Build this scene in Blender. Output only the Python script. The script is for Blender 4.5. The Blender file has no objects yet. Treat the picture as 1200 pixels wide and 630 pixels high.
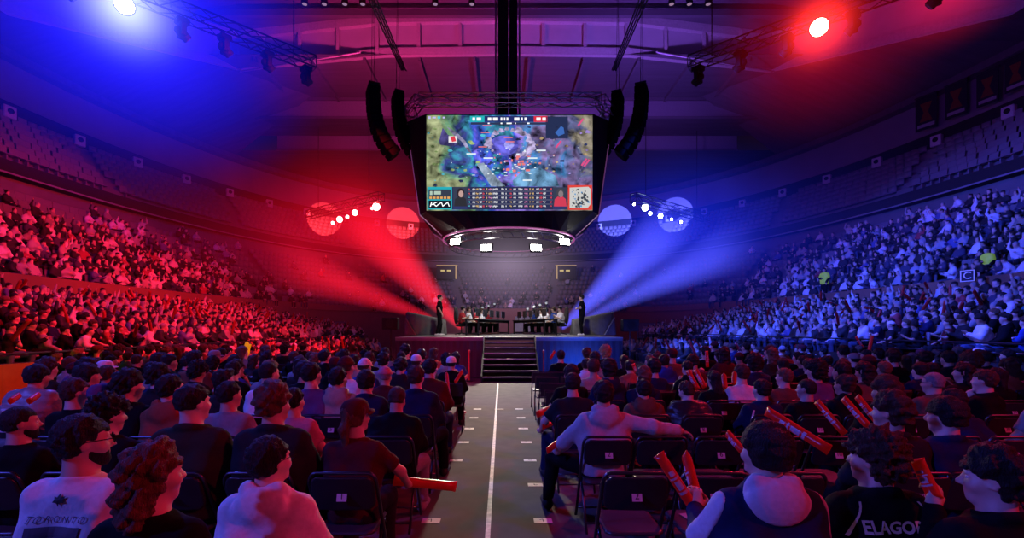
import bpy, math, random
import numpy as np
from mathutils import Vector, Matrix, Euler
from mathutils.bvhtree import BVHTree
R = random.Random(7)
SC = bpy.context.scene
COL = SC.collection
F = 545.0; PX, PY, CH = 588.0, 384.0, 1.8
def at(px, py, Y):
    """a point seen at a spot of the photo, at depth Y"""
    return ((px-PX)/F*Y, Y, CH-(py-PY)/F*Y)
# ------------------------------------------------------------------ materials
MATS = {}
def mat(name, col=(.5,.5,.5), rough=.6, metal=0., var=.12, scale=8., emit=None, es=1., bump=0., spec=.5, objcol=False, stretch=None):
    if name in MATS: return MATS[name]
    m = bpy.data.materials.new(name); m.use_nodes = True
    nt = m.node_tree; N = nt.nodes; L = nt.links
    b = N['Principled BSDF']
    b.inputs['Roughness'].default_value = rough; b.inputs['Metallic'].default_value = metal
    b.inputs['Specular IOR Level'].default_value = spec
    tc = N.new('ShaderNodeTexCoord'); nz = N.new('ShaderNodeTexNoise')
    nz.inputs['Scale'].default_value = scale; nz.inputs['Detail'].default_value = 4
    if stretch:
        mp = N.new('ShaderNodeMapping'); mp.inputs['Scale'].default_value = stretch
        L.new(tc.outputs['Object'], mp.inputs['Vector']); L.new(mp.outputs['Vector'], nz.inputs['Vector'])
    else: L.new(tc.outputs['Object'], nz.inputs['Vector'])
    mr = N.new('ShaderNodeMapRange'); mr.inputs['To Min'].default_value = 1-var*2; mr.inputs['To Max'].default_value = 1+var*2
    L.new(nz.outputs['Fac'], mr.inputs['Value'])
    vm = N.new('ShaderNodeVectorMath'); vm.operation = 'SCALE'; L.new(mr.outputs['Result'], vm.inputs['Scale'])
    if objcol:
        oi = N.new('ShaderNodeObjectInfo'); L.new(oi.outputs['Color'], vm.inputs[0])
    else: vm.inputs[0].default_value = col[:3]
    L.new(vm.outputs['Vector'], b.inputs['Base Color'])
    if emit is not None:
        b.inputs['Emission Color'].default_value = (*emit, 1); b.inputs['Emission Strength'].default_value = es
    if bump:
        bp = N.new('ShaderNodeBump'); bp.inputs['Strength'].default_value = bump; bp.inputs['Distance'].default_value = .02
        L.new(nz.outputs['Fac'], bp.inputs['Height']); L.new(bp.outputs['Normal'], b.inputs['Normal'])
    MATS[name] = m; return m
def glow(name, col, s):
    if name in MATS: return MATS[name]
    m = bpy.data.materials.new(name); m.use_nodes = True
    N = m.node_tree.nodes; N.clear()
    o = N.new('ShaderNodeOutputMaterial'); e = N.new('ShaderNodeEmission')
    e.inputs['Color'].default_value = (*col, 1); e.inputs['Strength'].default_value = s
    m.node_tree.links.new(e.outputs[0], o.inputs['Surface']); MATS[name] = m; return m
# ------------------------------------------------------------------ objects
def link_mesh(name, verts, faces, m=None, parent=None, smooth=False, loc=None, mi=None):
    me = bpy.data.meshes.new(name); me.from_pydata([tuple(v) for v in verts], [], [tuple(f) for f in faces])
    if m is not None:
        for q in (m if isinstance(m, (list, tuple)) else [m]): me.materials.append(q)
    if mi is not None: me.polygons.foreach_set('material_index', mi)
    if smooth: me.polygons.foreach_set('use_smooth', [True]*len(me.polygons))
    me.update(); return link(name, me, parent, loc)
def link(name, me, parent=None, loc=None):
    o = bpy.data.objects.new(name, me); COL.objects.link(o)
    if parent is not None: o.parent = parent
    if loc is not None: o.location = loc
    return o
def np_mesh(name, V, Q, m, smooth=True, tris=False):
    """fast mesh from arrays; Q all quads (or tris)"""
    me = bpy.data.meshes.new(name); k = Q.shape[1]
    me.vertices.add(len(V)); me.vertices.foreach_set('co', np.ascontiguousarray(V, np.float32).ravel())
    me.loops.add(Q.size); me.loops.foreach_set('vertex_index', np.ascontiguousarray(Q, np.int32).ravel())
    me.polygons.add(len(Q)); me.polygons.foreach_set('loop_start', np.arange(0, Q.size, k, dtype=np.int32))
    try: me.polygons.foreach_set('loop_total', np.full(len(Q), k, np.int32))
    except Exception: pass
    if smooth: me.polygons.foreach_set('use_smooth', np.ones(len(Q), bool))
    if m is not None: me.materials.append(m)
    me.update(calc_edges=True); me.validate(); return me
def empty(name, loc=(0,0,0), rz=0., label=None, cat=None, group=None):
    o = bpy.data.objects.new(name, None); COL.objects.link(o); o.location = loc; o.rotation_euler = (0,0,rz)
    o.empty_display_size = .1
    if label: tag(o, label, cat, group)
    return o
def tag(o, label, cat, group=None, kind=None):
    o['label'] = label; o['category'] = cat
    if group: o['group'] = group
    if kind: o['kind'] = kind
    return o
def struct(o, label=None):
    o['kind'] = 'structure'
    if label: o['label'] = label
    return o
def copy_tree(o, parent=None):
    c = o.copy(); COL.objects.link(c)
    if parent is not None: c.parent = parent
    for ch in o.children: copy_tree(ch, c)
    return c
class MB:
    """collects boxes, tubes, lathes into one mesh"""
    def __init__(s): s.v = []; s.f = []; s.mi = []; s.cur = 0
    def add(s, vs, fs):
        b = len(s.v); s.v += [tuple(v) for v in vs]; s.f += [tuple(i+b for i in f) for f in fs]; s.mi += [s.cur]*len(fs); return s
    def box(s, x0,x1,y0,y1,z0,z1, M=None, tap=0):
        vs = [(x0,y0,z0),(x1,y0,z0),(x1,y1,z0),(x0,y1,z0),(x0+tap,y0+tap,z1),(x1-tap,y0+tap,z1),(x1-tap,y1-tap,z1),(x0+tap,y1-tap,z1)]
        if M is not None: vs = [tuple(M @ Vector(v)) for v in vs]
        return s.add(vs, [(0,3,2,1),(4,5,6,7),(0,1,5,4),(1,2,6,5),(2,3,7,6),(3,0,4,7)])
    def bbox(s, c, d, bev, M=None):
        """box with chamfered edges (three crossed slabs hull)"""
        x,y,z = [q/2 for q in d]; b = min(bev, x*.9, y*.9, z*.9); vs = []; fs = []
        for sx in (-1,1):
            for sy in (-1,1):
                for sz in (-1,1):
                    vs += [(sx*x,sy*(y-b),sz*(z-b)),(sx*(x-b),sy*y,sz*(z-b)),(sx*(x-b),sy*(y-b),sz*z)]
        I = lambda a,b_,c_: ((a*2+b_)*2+c_)*3
        def face(ids, n):
            p = [Vector(vs[i]) for i in ids]; nn = (p[1]-p[0]).cross(p[2]-p[0])
            fs.append(tuple(ids) if nn.dot(Vector(n)) > 0 else tuple(reversed(ids)))
        for a in (0,1):
            s1 = a*2-1
            face([I(a,0,0),I(a,1,0),I(a,1,1),I(a,0,1)], (s1,0,0))
            face([I(0,a,0)+1,I(1,a,0)+1,I(1,a,1)+1,I(0,a,1)+1], (0,s1,0))
            face([I(0,0,a)+2,I(1,0,a)+2,I(1,1,a)+2,I(0,1,a)+2], (0,0,s1))
            for b_ in (0,1):
                s2 = b_*2-1
                face([I(a,b_,0),I(a,b_,1),I(a,b_,1)+1,I(a,b_,0)+1], (s1,s2,0))
                face([I(a,0,b_),I(a,1,b_),I(a,1,b_)+2,I(a,0,b_)+2], (s1,0,s2))
                face([I(0,a,b_)+1,I(1,a,b_)+1,I(1,a,b_)+2,I(0,a,b_)+2], (0,s1,s2))
                for c_ in (0,1):
                    i = I(a,b_,c_); face([i,i+1,i+2], (s1,s2,c_*2-1))
        T = Matrix.Translation(c) if M is None else M @ Matrix.Translation(c)
        return s.add([tuple(T @ Vector(v)) for v in vs], fs)
    def tube(s, p0, p1, r, n=6, r1=None, caps=True):
        p0 = Vector(p0); p1 = Vector(p1); d = (p1-p0)
        if d.length < 1e-6: return s
        d.normalize(); u = d.orthogonal().normalized(); w = d.cross(u); r1 = r if r1 is None else r1
        vs = []; fs = []
        for k in range(n):
            a = 2*math.pi*k/n; e = u*math.cos(a)+w*math.sin(a); vs.append(p0+e*r); vs.append(p1+e*r1)
        for k in range(n):
            a = 2*k; b = 2*((k+1)%n); fs.append((a,b,b+1,a+1))
        if caps: fs.append(tuple(range(2*n-2,-1,-2))); fs.append(tuple(range(1,2*n,2)))
        return s.add(vs, fs)
    def path(s, pts, r, n=6, closed=False):
        pts = [Vector(p) for p in pts]; m = len(pts); vs = []; fs = []; up = None
        for i,p in enumerate(pts):
            a = pts[(i-1)%m] if (i or closed) else p; b = pts[(i+1)%m] if (i<m-1 or closed) else p
            d = (b-a).normalized()
            if up is None: up = d.orthogonal().normalized()
            up = (up-d*up.dot(d)).normalized(); w = d.cross(up)
            for k in range(n):
                t = 2*math.pi*k/n; vs.append(p+up*math.cos(t)*r+w*math.sin(t)*r)
        for i in range(m if closed else m-1):
            for k in range(n):
                a = i*n+k; b = i*n+(k+1)%n; j = (i+1)%m
                fs.append((a,b,j*n+(k+1)%n,j*n+k))
        if not closed: fs.append(tuple(range(n-1,-1,-1))); fs.append(tuple(range((m-1)*n,m*n)))
        return s.add(vs, fs)
    def lathe(s, prof, n=16, M=None):
        vs = []; fs = []
        for r,z in prof:
            for k in range(n):
                a = 2*math.pi*k/n; v = Vector((r*math.cos(a), r*math.sin(a), z)); vs.append(M @ v if M is not None else v)
        for i in range(len(prof)-1):
            for k in range(n): fs.append((i*n+k, i*n+(k+1)%n, (i+1)*n+(k+1)%n, (i+1)*n+k))
        fs.append(tuple(range(n-1,-1,-1))); fs.append(tuple(range((len(prof)-1)*n, len(prof)*n)))
        return s.add(vs, fs)
    def build(s, name, m, parent=None, smooth=False, loc=None):
        return link_mesh(name, s.v, s.f, m, parent, smooth, loc, s.mi if isinstance(m, (list,tuple)) else None)
def truss_mb(mb, p0, p1, w=.35, r=.022, bay=.5, upv=(0,0,1), n=5):
    p0 = Vector(p0); p1 = Vector(p1); d = (p1-p0); L = d.length; d.normalize()
    u = Vector(upv); sd = d.cross(u).normalized(); u = sd.cross(d).normalized()
    C = [sd*w/2*a+u*w/2*b for a,b in ((-1,-1),(1,-1),(1,1),(-1,1))]
    for c in C: mb.tube(p0+c, p1+c, r, n)
    k = max(1, int(L/bay)); st = L/k
    for i in range(k+1):
        q = p0+d*st*i
        if i in (0,k):
            for a in range(4): mb.tube(q+C[a], q+C[(a+1)%4], r*.7, 4, caps=False)
        if i < k:
            for a in range(4):
                x,y = (C[a],C[(a+1)%4]) if i%2 == 0 else (C[(a+1)%4],C[a])
                mb.tube(q+x, q+d*st+y, r*.6, 4, caps=False)
_TXT = {}
def text_geo(s, size=1., ext=0., bold=0.):
    key = (s,size,ext,bold)
    if key not in _TXT:
        cu = bpy.data.curves.new('txt', 'FONT'); cu.body = s; cu.size = size; cu.align_x = 'CENTER'; cu.align_y = 'CENTER'
        cu.extrude = ext; cu.resolution_u = 3; cu.offset = size*bold
        o = bpy.data.objects.new('txt', cu); COL.objects.link(o)
        dg = bpy.context.evaluated_depsgraph_get(); me = bpy.data.meshes.new_from_object(o.evaluated_get(dg))
        _TXT[key] = ([tuple(v.co) for v in me.vertices], [tuple(p.vertices) for p in me.polygons])
        bpy.data.objects.remove(o); bpy.data.curves.remove(cu); bpy.data.meshes.remove(me)
    return _TXT[key]
def text_obj(name, s, size, M, m, parent=None):
    v,f = text_geo(s, size); return link_mesh(name, [tuple(M @ Vector(p)) for p in v], f, m, parent)
# ------------------------------------------------------------------ implicit surfaces
def cap(P, a, b, ra, rb=None):
    rb = ra if rb is None else rb; a = np.asarray(a, np.float32); d = np.asarray(b, np.float32)-a
    t = np.clip((P-a) @ d/max(float(d @ d), 1e-9), 0, 1)
    return np.linalg.norm(P-a-t[:,None]*d, axis=1)-(ra+(rb-ra)*t)
def ell(P, c, r, M=None):
    q = P-np.asarray(c, np.float32)
    if M is not None: q = q @ M
    r = np.asarray(r, np.float32); k0 = np.linalg.norm(q/r, axis=1); k1 = np.linalg.norm(q/(r*r), axis=1)
    return k0*(k0-1)/np.maximum(k1, 1e-6)
def smin(a, b, k):
    h = np.maximum(k-np.abs(a-b), 0)/k; return np.minimum(a, b)-h*h*k*.25
def smax(a, b, k): return -smin(-a, -b, k)
def U(k, *ds):
    o = ds[0]
    for d in ds[1:]: o = smin(o, d, k)
    return o
def nets(f, lo, hi, h, coarse=4):
    """surface nets over f on a grid, evaluated finely only near the surface"""
    lo = np.asarray(lo, np.float32); n = np.ceil((np.asarray(hi)-lo)/h/coarse).astype(int)*coarse+1
    nc = (n-1)//coarse
    ax = [lo[i]+h*coarse*(np.arange(nc[i])+.5) for i in range(3)]
    G = np.stack(np.meshgrid(*ax, indexing='ij'), -1).reshape(-1,3).astype(np.float32)
    dc = f(G).reshape(nc)
    d = np.full(n, 1e3, np.float32)
    rep = np.repeat(np.repeat(np.repeat(dc, coarse, 0), coarse, 1), coarse, 2)
    d[:-1,:-1,:-1] = rep; d[-1] = d[-2]; d[:,-1] = d[:,-2]; d[:,:,-1] = d[:,:,-2]
    idx = np.nonzero(np.abs(d) < h*coarse*1.9)
    P = np.stack([lo[i]+h*idx[i] for i in range(3)], -1).astype(np.float32)
    d[idx] = f(P)
    d[0] = np.maximum(d[0], 1e-3); d[-1] = np.maximum(d[-1], 1e-3); d[:,0] = np.maximum(d[:,0], 1e-3); d[:,-1] = np.maximum(d[:,-1], 1e-3)
    d[:,:,0] = np.maximum(d[:,:,0], 1e-3); d[:,:,-1] = np.maximum(d[:,:,-1], 1e-3)
    s = d < 0; m = np.array(d.shape)-1
    cs = sum(s[a:a+m[0], b:b+m[1], c:c+m[2]].astype(np.int8) for a in (0,1) for b in (0,1) for c in (0,1))
    ci = np.nonzero((cs > 0) & (cs < 8)); cid = np.full(m, -1, np.int64); cid[ci] = np.arange(len(ci[0]))
    base = np.stack(ci, -1); acc = np.zeros((len(base),3)); cnt = np.zeros(len(base))
    for axis in range(3):
        o1, o2 = [k for k in range(3) if k != axis]
        for p in (0,1):
            for q in (0,1):
                A = base.copy(); A[:,o1] += p; A[:,o2] += q; B = A.copy(); B[:,axis] += 1
                da = d[tuple(A.T)]; db = d[tuple(B.T)]; w = (da < 0) != (db < 0)
                t = np.where(w, da/np.where(w, da-db, 1), 0); pt = A.astype(float); pt[:,axis] += t
                acc[w] += pt[w]; cnt[w] += 1
    V = (acc/cnt[:,None])*h+lo
    Q = []
    for axis in range(3):
        o1, o2 = (axis+1)%3, (axis+2)%3
        sl0 = [slice(None)]*3; sl1 = [slice(None)]*3; sl0[axis] = slice(0,-1); sl1[axis] = slice(1,None)
        e = np.stack(np.nonzero(s[tuple(sl0)] != s[tuple(sl1)]), -1)
        e = e[(e[:,o1] > 0) & (e[:,o2] > 0) & (e[:,o1] < m[o1]) & (e[:,o2] < m[o2])]
        ins = s[tuple(e.T)]
        def c_(p,q):
            A = e.copy(); A[:,o1] -= p; A[:,o2] -= q; return cid[tuple(A.T)]
        q = np.stack([c_(1,1), c_(0,1), c_(0,0), c_(1,0)], -1)
        q[~ins] = q[~ins][:,::-1]; Q.append(q)
    return V.astype(np.float32), np.concatenate(Q)
_rs = np.random.RandomState(3); _W = _rs.normal(size=(24,3)); _PH = _rs.uniform(0, 6.28, 24)
def wob(V, freq, k0=0, n=8, aniso=(1,1,1)):
    X = np.asarray(V)*np.asarray(aniso)*freq; o = 0
    for i in range(n):
        w = _W[(k0+i)%24]; o = o+np.sin(X @ w+_PH[(k0+3*i)%24])
    return o/math.sqrt(n)
def vnormals(V, Q):
    a = V[Q[:,2]]-V[Q[:,0]]; b = V[Q[:,3]]-V[Q[:,1]]; nn = np.cross(a, b); N = np.zeros_like(V)
    for i in range(4): np.add.at(N, Q[:,i], nn)
    return N/np.maximum(np.linalg.norm(N, axis=1), 1e-9)[:,None]
# ------------------------------------------------------------------ people
def lerp(a, b, t): return np.asarray(a, float)*(1-t)+np.asarray(b, float)*t
class Fig:
    """one posed figure; origin on the floor under the pelvis, facing +Y"""
    def __init__(s, pitch=-.04, head=(0,0), armL='lap', armR='lap', stand=False, build=1., fingers=False, roll=0., feet=None):
        s.b = build; s.fing = fingers; s.stand = stand
        pel = np.array([0,0,.95 if stand else .545]); up = np.array([0,math.sin(pitch),math.cos(pitch)])
        up2 = np.array([0,math.sin(pitch*1.3),math.cos(pitch*1.3)])
        s.pel = pel; s.chest = pel+up*.27; s.nb = s.chest+up2*.25; s.up = up2
        s.sh = {}
        for k in (-1,1): s.sh[k] = s.nb-up2*.095+np.array([.165*k*(.5+.5*build),-.01,0])
        hp = pitch*.4; s.hc = s.nb+np.array([0,math.sin(hp)*.155+.02,math.cos(hp)*.155])
        s.HM = Euler((-head[1], roll, -head[0]), 'XYZ').to_matrix() if not roll else (Matrix.Rotation(-head[0],3,'Z') @ Matrix.Rotation(-head[1],3,'X') @ Matrix.Rotation(roll,3,'Y'))
        s.HR = np.array(s.HM, np.float32)
        s.H4 = Matrix.Translation(s.hc) @ s.HM.to_4x4()
        s.hip = {}; s.kn = {}; s.an = {}; s.to = {}
        for k in (-1,1):
            if stand:
                dx = (feet or {}).get(k, (.1*k, 0))
                s.hip[k] = pel+np.array([.09*k,0,-.04]); s.kn[k] = np.array([(.09*k+dx[0])/2, .03+dx[1]*.5, .5]); s.an[k] = np.array([dx[0], dx[1]-.03, .085]); s.to[k] = np.array([dx[0]+.03*k, dx[1]+.13, .04])
            else:
                fx = (feet or {}).get(k, (.15*k, .43))
                s.hip[k] = pel+np.array([.09*k,.02,-.02]); kx = fx[2] if len(fx) > 2 else .15*k
                s.kn[k] = np.array([kx,.44,.51]); s.an[k] = np.array([fx[0],fx[1]-.02,.09]); s.to[k] = np.array([fx[0]+.02*k,fx[1]+.15,.04])
        s.el = {}; s.wr = {}; s.hd = {}; s.hn = {}; s.grip = {}
        for k,nm in ((-1,armL),(1,armR)):
            S = s.sh[k]
            if isinstance(nm, dict): e,w,h = nm['e'],nm['w'],nm['h']; curl = nm.get('curl',.5)
            else:
                curl = .5
                P0 = {'lap':((.25*k,.06,.76),(.14*k,.27,.62),(-.6*k,.8,-.1)),
                  'cross':((.25*k,.07,.79),(-.02*k,.21,.80+.03*k),(-1*k,.1,.1)),
                  'knee':((.25*k,.22,.72),(.08*k,.46,.64),(-.5*k,.7,-.4)),
                  'chin':((.2*k,.2,.74),(.07*k,.2,1.0),(-.3*k,-.2,1)),
                  'phone':((.22*k,.12,.76),(.07*k,.34,.86),(-.3*k,.5,.7)),
                  'up':((.3*k,.12,1.1),(.22*k,.16,1.38),(0,.1,1)),
                  'stick':((.27*k,.14,.80),(.2*k,.36,.86),(-.2*k,.6,.6)),
                  'side':((.21*k,-.04,1.16),(.2*k,.1,.92),(0,.2,-1)),
                  'fold':((.24*k,.02,1.18),(.02*k,.22,1.16),(-1*k,.2,.1)),
                  'over':((.44*k,-.07,.93),(.70*k,-.02,.885),(1*k,.15,-.25))}[nm]
                e,w,h = P0
                if nm in ('lap','cross','chin','phone','stick') and not stand:
                    sy = s.sh[k][1]+.01; e = (e[0], e[1]+sy*.6, e[2]); 
                    if nm == 'chin': w = tuple(np.array([s.hc[0]+.07*k, s.hc[1]+.12, s.hc[2]-.22]))
            s.el[k] = np.array(e, float); s.wr[k] = np.array(w, float); h = np.array(h, float); s.hd[k] = h/np.linalg.norm(h); s.grip[k] = curl
    # signed distances ------------------------------------------------
    def torso(s, P, g=0., k=.07):
        b = s.b; d = None
        for x in (-1,1):
            o = np.array([.075*x*b,0,0]); o2 = np.array([.095*x*b,-.005,0])
            q = cap(P, s.pel+o, s.chest+o2, .105*b+g, .108*b+g); d = q if d is None else smin(d, q, k)
            q = cap(P, s.chest+o2, s.nb-s.up*.10+o2*.7, .106*b+g, .068+g); d = smin(d, q, k)
        q = cap(P, s.sh[-1]*.95+s.nb*.05, s.sh[1]*.95+s.nb*.05, .05+g*.9); d = smin(d, q, k)
        q = cap(P, s.nb-s.up*.085, s.nb+s.up*.012, .088+g*.6, .054+g*.5); return smin(d, q, k)
    def arm(s, P, k, g=0., t=1., g2=None):
        g2 = g if g2 is None else g2
        e = lerp(s.sh[k], s.el[k], min(1, t*1.))
        d = cap(P, s.sh[k], e, .05*s.b+g, .043*s.b+g2)
        if t >= 1: d = smin(d, cap(P, s.el[k], s.wr[k], .042*s.b+g, .028+g2), .03)
        return d
    def leg(s, P, k, g=0.):
        d = cap(P, s.hip[k], s.kn[k], .082*s.b+g, .057+g)
        return smin(d, cap(P, s.kn[k], s.an[k], .056+g, .04+g), .03)
    def hand(s, P, k):
        w = s.wr[k]; a = s.hd[k]; out = np.cross(a, [0,0,1.]); 
        if np.linalg.norm(out) < .2: out = np.array([1.,0,0])
        sd = out/np.linalg.norm(out); nrm = np.cross(sd, a)
        if nrm[2] < 0: nrm = -nrm                    # back of the hand up
        sd = np.cross(a, nrm)*1.0                    # across the knuckles
        c = w+a*.05
        M = np.stack([sd, a, nrm], 1).astype(np.float32)
        d = U(.02, ell(P, c, (.042,.052,.018), M), cap(P, w, w+a*.03, .027))
        if not s.fing:
            d2 = cap(P, w+a*.08, w+a*.12-nrm*.03, .026, .018); d = U(.03, d, d2, cap(P, w+a*.04-sd*k*.03, w+a*.08-sd*k*.055-nrm*.01, .013, .01))
            return d
        cu = s.grip[k]
        for i,(L,ox) in enumerate(((.075,-.032),(.085,-.011),(.08,.011),(.062,.031))):
            p = w+a*(.093-.006*(i in (0,3)))+sd*ox; ang = 0; l = L/3*1.25
            for j in range(3):
                ang += cu*(.75 if j == 0 else .95); v = a*math.cos(ang)-nrm*math.sin(ang)+sd*ox*.6*(1-cu)
                p2 = p+v*l*(1-.15*j); d = smin(d, cap(P, p, p2, .0095-.0008*j, .0088-.0008*j), .006); p = p2
        th = -k                                      # thumb leaves the inner side of the palm
        p = w+a*.025+sd*th*.03; p2 = p+(a*.6+sd*th*.8-nrm*.25*(1+cu))*.042; p3 = p2+(a*.85-sd*th*(.35*cu)-nrm*.5*cu)*.036
        return U(.008, d, cap(P, p, p2, .013, .011), cap(P, p2, p3, .011, .009))
    def headsdf(s, P):
        q = ((P-s.hc.astype(np.float32)) @ s.HR).astype(np.float32)
        d = U(.04, ell(q, (0,-.015,.032), (.076,.098,.088)), ell(q, (0,.028,-.045), (.056,.062,.07)))
        d = U(.02, d, cap(q, (-.022,.062,-.088), (.022,.062,-.088), .022), ell(q, (-.04,.055,-.025), (.03,.032,.03)), ell(q, (.04,.055,-.025), (.03,.032,.03)))
        d = smin(d, cap(q, (-.036,.076,.03), (.036,.076,.03), .012), .015)
        for x in (-1,1): d = smax(d, -ell(q, (.031*x,.1,.008), (.018,.02,.012)), .012)
        d = U(.012, d, cap(q, (0,.085,.012), (0,.108,-.022), .009, .013), cap(q, (-.014,.098,-.026), (.014,.098,-.026), .008))
        d = U(.008, d, cap(q, (-.02,.086,-.053), (.02,.086,-.053), .006), cap(q, (-.017,.083,-.064), (.017,.083,-.064), .007))
        for x in (-1,1):
            e = U(.01, ell(q, (.08*x,-.012,.0), (.011,.021,.034)), cap(q, (.07*x,0,-.01), (.08*x,-.012,0), .012))
            e = smax(e, -ell(q, (.092*x,-.006,.002), (.009,.011,.019)), .006); d = smin(d, e, .008)
        return d
    def body(s, P, thin=.004):
        d = s.headsdf(P)
        nk0 = s.hc+s.HR @ np.array([0,-.03,-.06]); d = smin(d, cap(P, nk0, s.nb-s.up*.02, .054, .06), .03)
        d = smin(d, s.torso(P, -thin), .05)
        for k in (-1,1):
            d = U(.03, d, s.arm(P, k, -.002), s.hand(P, k)); d = smin(d, s.leg(P, k, -thin), .03)
            if not s.fing or True: d = smin(d, cap(P, s.an[k]-np.array([0,.02,.03]), s.to[k], .036, .03), .03)
        return d
    def top(s, P, kind):
        g = dict(tee=.014, hoodie=.026, jacket=.028, puffer=.05)[kind]
        d = s.torso(P, g)
        if not s.stand: d = smax(d, .478-P[:,2], .02)
        else: d = smax(d, .84-P[:,2], .01)
        nk = (P-(s.nb+s.up*.012).astype(np.float32)) @ s.up.astype(np.float32)
        d = smax(d, nk, .015)
        for k in (-1,1):
            if kind == 'tee':
                a = lerp(s.sh[k], s.el[k], .72); u = (a-s.sh[k])/np.linalg.norm(a-s.sh[k])
                q = cap(P, s.sh[k], lerp(s.sh[k], s.el[k], .9), .052*s.b+g, .05*s.b+g+.006); q = smax(q, ((P-a.astype(np.float32)) @ u.astype(np.float32)), .008)
            else:
                w = lerp(s.el[k], s.wr[k], .96); u = (s.wr[k]-s.el[k]); u /= np.linalg.norm(u)
                q = s.arm(P, k, g*.8); q = smax(q, np.where(cap(P, w, w, 0) < .12, (P-w.astype(np.float32)) @ u.astype(np.float32), -1), .008)
                q = smin(q, cap(P, lerp(s.el[k], s.wr[k], .86), lerp(s.el[k], s.wr[k], .93), .035+g*.6), .01)
            d = smin(d, q, .05)
        if kind == 'hoodie':
            b = s.nb; bk = np.array([0,-1,0])
            d = smin(d, cap(P, b+bk*.075+s.up*.04+np.array([-.07,.02,0]), b+bk*.075+s.up*.04+np.array([.07,.02,0]), .036), .014)
            d = U(.012, d, ell(P, b+bk*.085-s.up*.05, (.145,.058,.105)))
            for k in (-1,1): d = smin(d, cap(P, b+np.array([.09*k,-.05,.03]), b+np.array([.05*k,.085,-.04]), .038, .028), .02)
            d = smax(d, -ell(P, s.hc-np.array([0,.01,.1]), (.078,.09,.115)), .015)
        if kind in ('jacket','puffer'):
            r = .025 if kind == 'jacket' else .036
            pts = [s.nb+np.array([math.sin(t)*.082,-math.cos(t)*.08-.005,.022-.03*(1-math.cos(t))]) for t in np.linspace(-2.6,2.6,9)]
            q = None
            for a,b in zip(pts, pts[1:]):
                c = cap(P, a, b, r); q = c if q is None else np.minimum(q, c)
            d = smin(d, q, .025)
        if kind == 'tee':
            pts = [s.nb+np.array([math.sin(t)*.072,-math.cos(t)*.072,.008-.025*(1-math.cos(t))]) for t in np.linspace(-3.14,3.14,13)]
            q = None
            for a,b in zip(pts, pts[1:]):
                c = cap(P, a, b, .011); q = c if q is None else np.minimum(q, c)
            d = smin(d, q, .012)
        return d
    def pants(s, P):
        d = None
        for k in (-1,1):
            q = s.leg(P, k, .018); q = smax(q, s.an[k][2]+.0-P[:,2], .01); d = q if d is None else smin(d, q, .03)
        t = U(.06, cap(P, s.pel+np.array([-.07,0,0]), s.pel+np.array([.07,0,0]), .112*s.b), d)
        return smax(t, P[:,2]-(s.pel[2]+.07), .02)
    def shoe(s, P, k):
        h = s.an[k]; a = np.array([h[0],h[1]-.045,.045]); b = s.to[k]
        d = U(.03, cap(P, a, b+np.array([0,0,.0]), .046, .043), cap(P, h-np.array([0,.01,.02]), h+np.array([0,0,.0]), .05, .047))
        return smax(smax(d, .004-P[:,2], .01), P[:,2]-.115, .01)
    def bounds(s):
        pts = np.array([s.hc]+[x[k] for x in (s.el,s.wr,s.kn,s.an,s.to,s.sh) for k in (-1,1)]+[s.pel])
        lo = pts.min(0)-.2; hi = pts.max(0)+.2; lo[2] = -.02; return lo, hi
    def mesh(s, what, h, kind=None, bump=0.):
        lo,hi = s.bounds()
        if what == 'body': f = s.body
        elif what == 'top':
            f = lambda P: s.top(P, kind); lo = lo.copy(); lo[2] = .4 if not s.stand else .78
        elif what == 'pants': f = s.pants; hi = hi.copy(); hi[2] = s.pel[2]+.15
        elif what[:4] == 'shoe':
            k = int(what[4:]); f = lambda P: s.shoe(P, k); lo = np.minimum(s.an[k], s.to[k])-.1; hi = np.maximum(s.an[k], s.to[k])+.1; lo[2] = -.02
        V,Q = nets(f, lo, hi, h)
        if bump and len(V):
            N = vnormals(V, Q)
            if what == 'top':
                w = wob(V, 22, 0, 6, (1,1,1.3))*.5+wob(V, 55, 5, 6, (1,1,.7))*.25
                if kind == 'puffer': w = w*.5+1.3*np.abs(np.sin(V[:,2]*38+.6*wob(V, 6, 2)))
                V = V+N*(w*bump)[:,None]
            elif what == 'pants': V = V+N*(wob(V, 24, 3, 6)*bump)[:,None]
        return V.astype(np.float32),Q
HAIR = {}
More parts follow.
